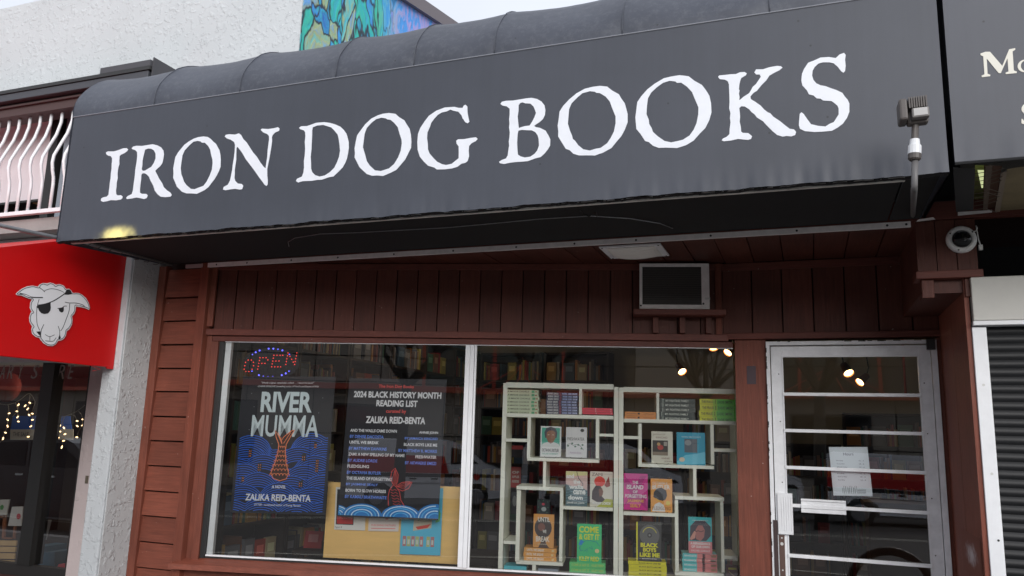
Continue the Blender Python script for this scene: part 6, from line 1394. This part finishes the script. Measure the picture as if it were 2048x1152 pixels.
for a in (-1.7, -.9, -.3, .4, 1.1, 1.8): q.tube([hub, hub+Vector((a*.9, .2, -.9))], .03, 6)
q.build('canopy_strut', wf, ob)
for i in range(17):
    X = -60+i*5.4
    w = MB().box(WLD, X, X+2.6, .2, 2.4, 19.94, 20.0).build('window', M_darkm, ob); MB().box(WLD, X+.08, X+2.52, .28, 2.32, 19.93, 19.94).build('pane', M_blackgl, w)
MB().box(WLD, -62, 30, 2.9, 3.1, 19.5, 20.0).build('red_band', wf, ob)
# overhead cables
for k, (z, y) in enumerate(((3.75, -9.2), (4.4, -9.6), (3.2, -9.5))):
    o = MB().tube([(-30+60*i/40, y, z+.9*((i/20-1)**2)) for i in range(41)], .018, 5).build('overhead_cable', M_dark, None)
    tag(o, ('lowest-sagging middle', 'highest', 'lowest')[k]+' black overhead cable across the street, mirrored in the glass', 'cable', 'overhead cables')
# bare street trees
M_bark = mat('grey_bark', (.045, .04, .035), .95)
def tree(x, y, zb4, h, seed, label):
    rnd = random.Random(seed); t = thing('bare_tree', label, 'tree', (x, y, zb4), 'bare street trees across the road')
    tr = MB(); br = MB()
    top = Vector((x+.1, y, zb4+h)); tr.tube([(x, y, zb4), (x+.03, y, zb4+h*.5), top], [.17, .14, .12], 10); tr.build('trunk', M_bark, t, smooth=True)
    def grow(p, d, L, r, n):
        pts = [p]; q = p; dd = d.copy()
        for i in range(4):
            dd = (dd+Vector((rnd.uniform(-.25, .25), rnd.uniform(-.25, .25), rnd.uniform(-.08, .22)))).normalized(); q = q+dd*L/4; pts.append(q)
        br.tube(pts, [r, r*.85, r*.7, r*.58, r*.45], 5 if n > 1 else 3, cap=False)
        if n == 0: return
        for k in range(4 if n > 2 else 3):
            s_ = rnd.randint(1, 4); nd = (dd+Vector((rnd.uniform(-1, 1), rnd.uniform(-1, 1), rnd.uniform(-.3, .6)))).normalized(); grow(pts[s_], nd, L*rnd.uniform(.55, .8), r*.5, n-1)
    for k in range(5):
        a = k*1.256+rnd.random(); grow(top, Vector((math.cos(a)*.8, math.sin(a)*.5, .75)).normalized(), 1.9, .085, 4)
    br.build('branches', M_bark, t)
tree(4.3, -9.6, -.55, 3.0, 3, 'bare forked tree mirrored at the right end of the window glass')
tree(-3.1, -9.6, -.55, 3.1, 8, 'bare spreading tree mirrored above the reading list poster')
tree(.2, -10.5, -.55, 3.2, 5, 'bare tree mirrored in the upper part of the door glass')
tree(-10.5, -9.6, -.55, 3.0, 6, 'bare tree further along the road to the left')
# vehicles
M_tyre = mat('tyre_rubber', (.02, .02, .02), .8); M_rim = mat('alloy_rim', (.4, .4, .42), .35, .8); M_cglass = mat('dark_car_glass', (.02, .025, .03), .05)
def wheel(t, x, y, z, r=.34, side=1):
    ys = y; w = MB().tube([(x, ys-.11, z), (x, ys-.1, z), (x, ys+.1, z), (x, ys+.11, z)], [r*.9, r, r, r*.9], 20).build('wheel', M_tyre, t, smooth=False)
    MB().tube([(x, ys+side*.112, z), (x, ys+side*.12, z)], [r*.62, r*.55], 14).build('rim', M_rim, w)
def vehicle(nm, label, cat, x, y, zg, L, W, prof, glassp, bodym, extra=None, r=.34, wheels=(.18, .80), grp=None):
    t = thing(nm, label, cat, (x+L/2, y, zg), grp)
    F = Fr((x, y-W/2, zg), (1, 0, 0), (0, 0, 1), (0, 1, 0))        # c towards our side of the street
    MB().poly(F, [(a*L, b) for a, b in prof], c=W, d=W).build('body', bodym, t, bevel=.05)
    for i, g in enumerate(glassp):
        for c_ in (W+.004, -.004): MB().poly(F, [(a*L, b) for a, b in g], c=c_).build('side_window', M_cglass, t)
    for f in wheels:
        wheel(t, x+f*L, y+W/2-.1, zg+r, r, 1); wheel(t, x+f*L, y-W/2+.1, zg+r, r, -1)
    if extra: extra(t, F, L, W)
    return t
vprof = [(0, .35), (0, 1.55), (.02, 1.78), (.06, 1.85), (.62, 1.85), (.72, 1.74), (.86, 1.22), (.985, 1.02), (1, .8), (1, .35), (.88, .30), (.87, .55), (.83, .68), (.77, .68), (.73, .55), (.72, .30), (.28, .30), (.27, .55), (.23, .68), (.15, .68), (.11, .55), (.10, .35)]
vgl = [[(.64, 1.2), (.64, 1.66), (.70, 1.62), (.81, 1.22)]]
M_vanw = mat('white_van_paint', (.8, .81, .84), .3, coat=.5); M_vanr = mat('red_van_paint', (.55, .02, .02), .3, coat=.5)
def vextra(t, F, L, W):
    for c_ in (W+.003,):
        MB().poly(F, [(.01*L, .95), (.01*L, 1.42), (.6*L, 1.42), (.63*L, .95)], c=c_).build('red_panel', M_vanr, t)
        MB().poly(F, [(.01*L, .84), (.01*L, .94), (.95*L, .94), (.98*L, .84)], c=c_).build('black_moulding', M_darkm, t)
        for u in (.38, .70, .52): MB().box(F, u*L, (u+.045)*L, .78, .82, c_, c_+.02).build('door_handle', M_darkm, t)
        MB().disc(F, .80*L, .86, .09, c_+.004).build('round_badge', M_vanr, t)
    MB().poly(F, [(.855*L, 1.24), (.875*L, 1.24), (.735*L, 1.70), (.72*L, 1.70)], c=W-.1, d=W-.2).build('windscreen', M_cglass, t)
    MB().box(F, .965*L, .995*L, .85, .98, W-.3, W-.02).build('headlight', M_bright, t); MB().box(F, -.01, .01, .8, 1.1, W-.14, W-.02).build('tail_light', M_vanr, t)
vehicle('delivery_van', 'white delivery van with a red side panel, mirrored in the door glass', 'van', .35, -13.5, road_z(-13.5), 4.4, 1.8, vprof, vgl, M_vanw, vextra, grp='white and red vans parked across the street')
vehicle('delivery_van', 'white and red delivery van, mirrored beside the white mullion of the window', 'van', -4.6, -13.5, road_z(-13.5), 4.4, 1.8, vprof, vgl, M_vanw, vextra, grp='white and red vans parked across the street')
cprof = [(0, .40), (.0, .78), (.03, .92), (.14, .98), (.24, 1.36), (.32, 1.44), (.56, 1.45), (.64, 1.38), (.76, 1.0), (.94, .86), (1, .70), (1, .38), (.90, .28), (.88, .55), (.84, .66), (.78, .66), (.74, .55), (.73, .26), (.27, .26), (.26, .55), (.22, .66), (.16, .66), (.12, .55), (.11, .32)]
cgl = [[(.20, .99), (.27, 1.34), (.42, 1.38), (.42, .99)], [(.435, .99), (.435, 1.38), (.57, 1.37), (.70, 1.0)]]
def cextra(t, F, L, W):
    MB().box(F, -.012, .012, .70, .84, W-.35, W-.03).build('tail_light', M_vanr, t); MB().box(F, L-.03, L+.008, .62, .74, W-.4, W-.05).build('headlight', M_bright, t)
    for u in (.38, .53): MB().box(F, u*L, (u+.035)*L, .84, .87, W, W+.02).build('door_handle', M_bright, t)
vehicle('parked_car', 'silver-grey car parked at the near kerb, mirrored at the right of the window', 'car', 2.9, -1.6, road_z(-1.6), 4.4, 1.75, cprof, cgl, mat('silver_car', (.32, .33, .35), .25, .6, coat=.6), cextra, .32, grp='cars parked at the near kerb')
vehicle('parked_car', 'dark grey car parked at the near kerb, mirrored in the left shop window', 'car', -13.6, -1.6, road_z(-1.6), 4.5, 1.8, cprof, cgl, mat('dark_car', (.06, .06, .065), .25, .5, coat=.6), cextra, .33, grp='cars parked at the near kerb')
vehicle('parked_car', 'white car parked at the near kerb, furthest to the left', 'car', -19.2, -1.6, road_z(-1.6), 4.4, 1.8, cprof, cgl, mat('pale_car', (.5, .5, .5), .3, coat=.5), cextra, .33, grp='cars parked at the near kerb')
# bike rack hoop at the door
hp = MB(); X0 = PY(1780, 1110, 6.06).x-.26
hp.tube([(X0, 3.94, 0), (X0, 3.94, .56)]+[(X0+.26-.26*math.cos(a), 3.94, .56+.27*math.sin(a)) for a in [math.pi*i/12 for i in range(13)]]+[(X0+.52, 3.94, .56), (X0+.52, 3.94, 0)], .028, 10)
o = hp.build('bike_rack', paint((.10, .045, .03), .5), None, smooth=True); tag(o, 'low brown hoop bike rack standing on the pavement before the door', 'bike rack')
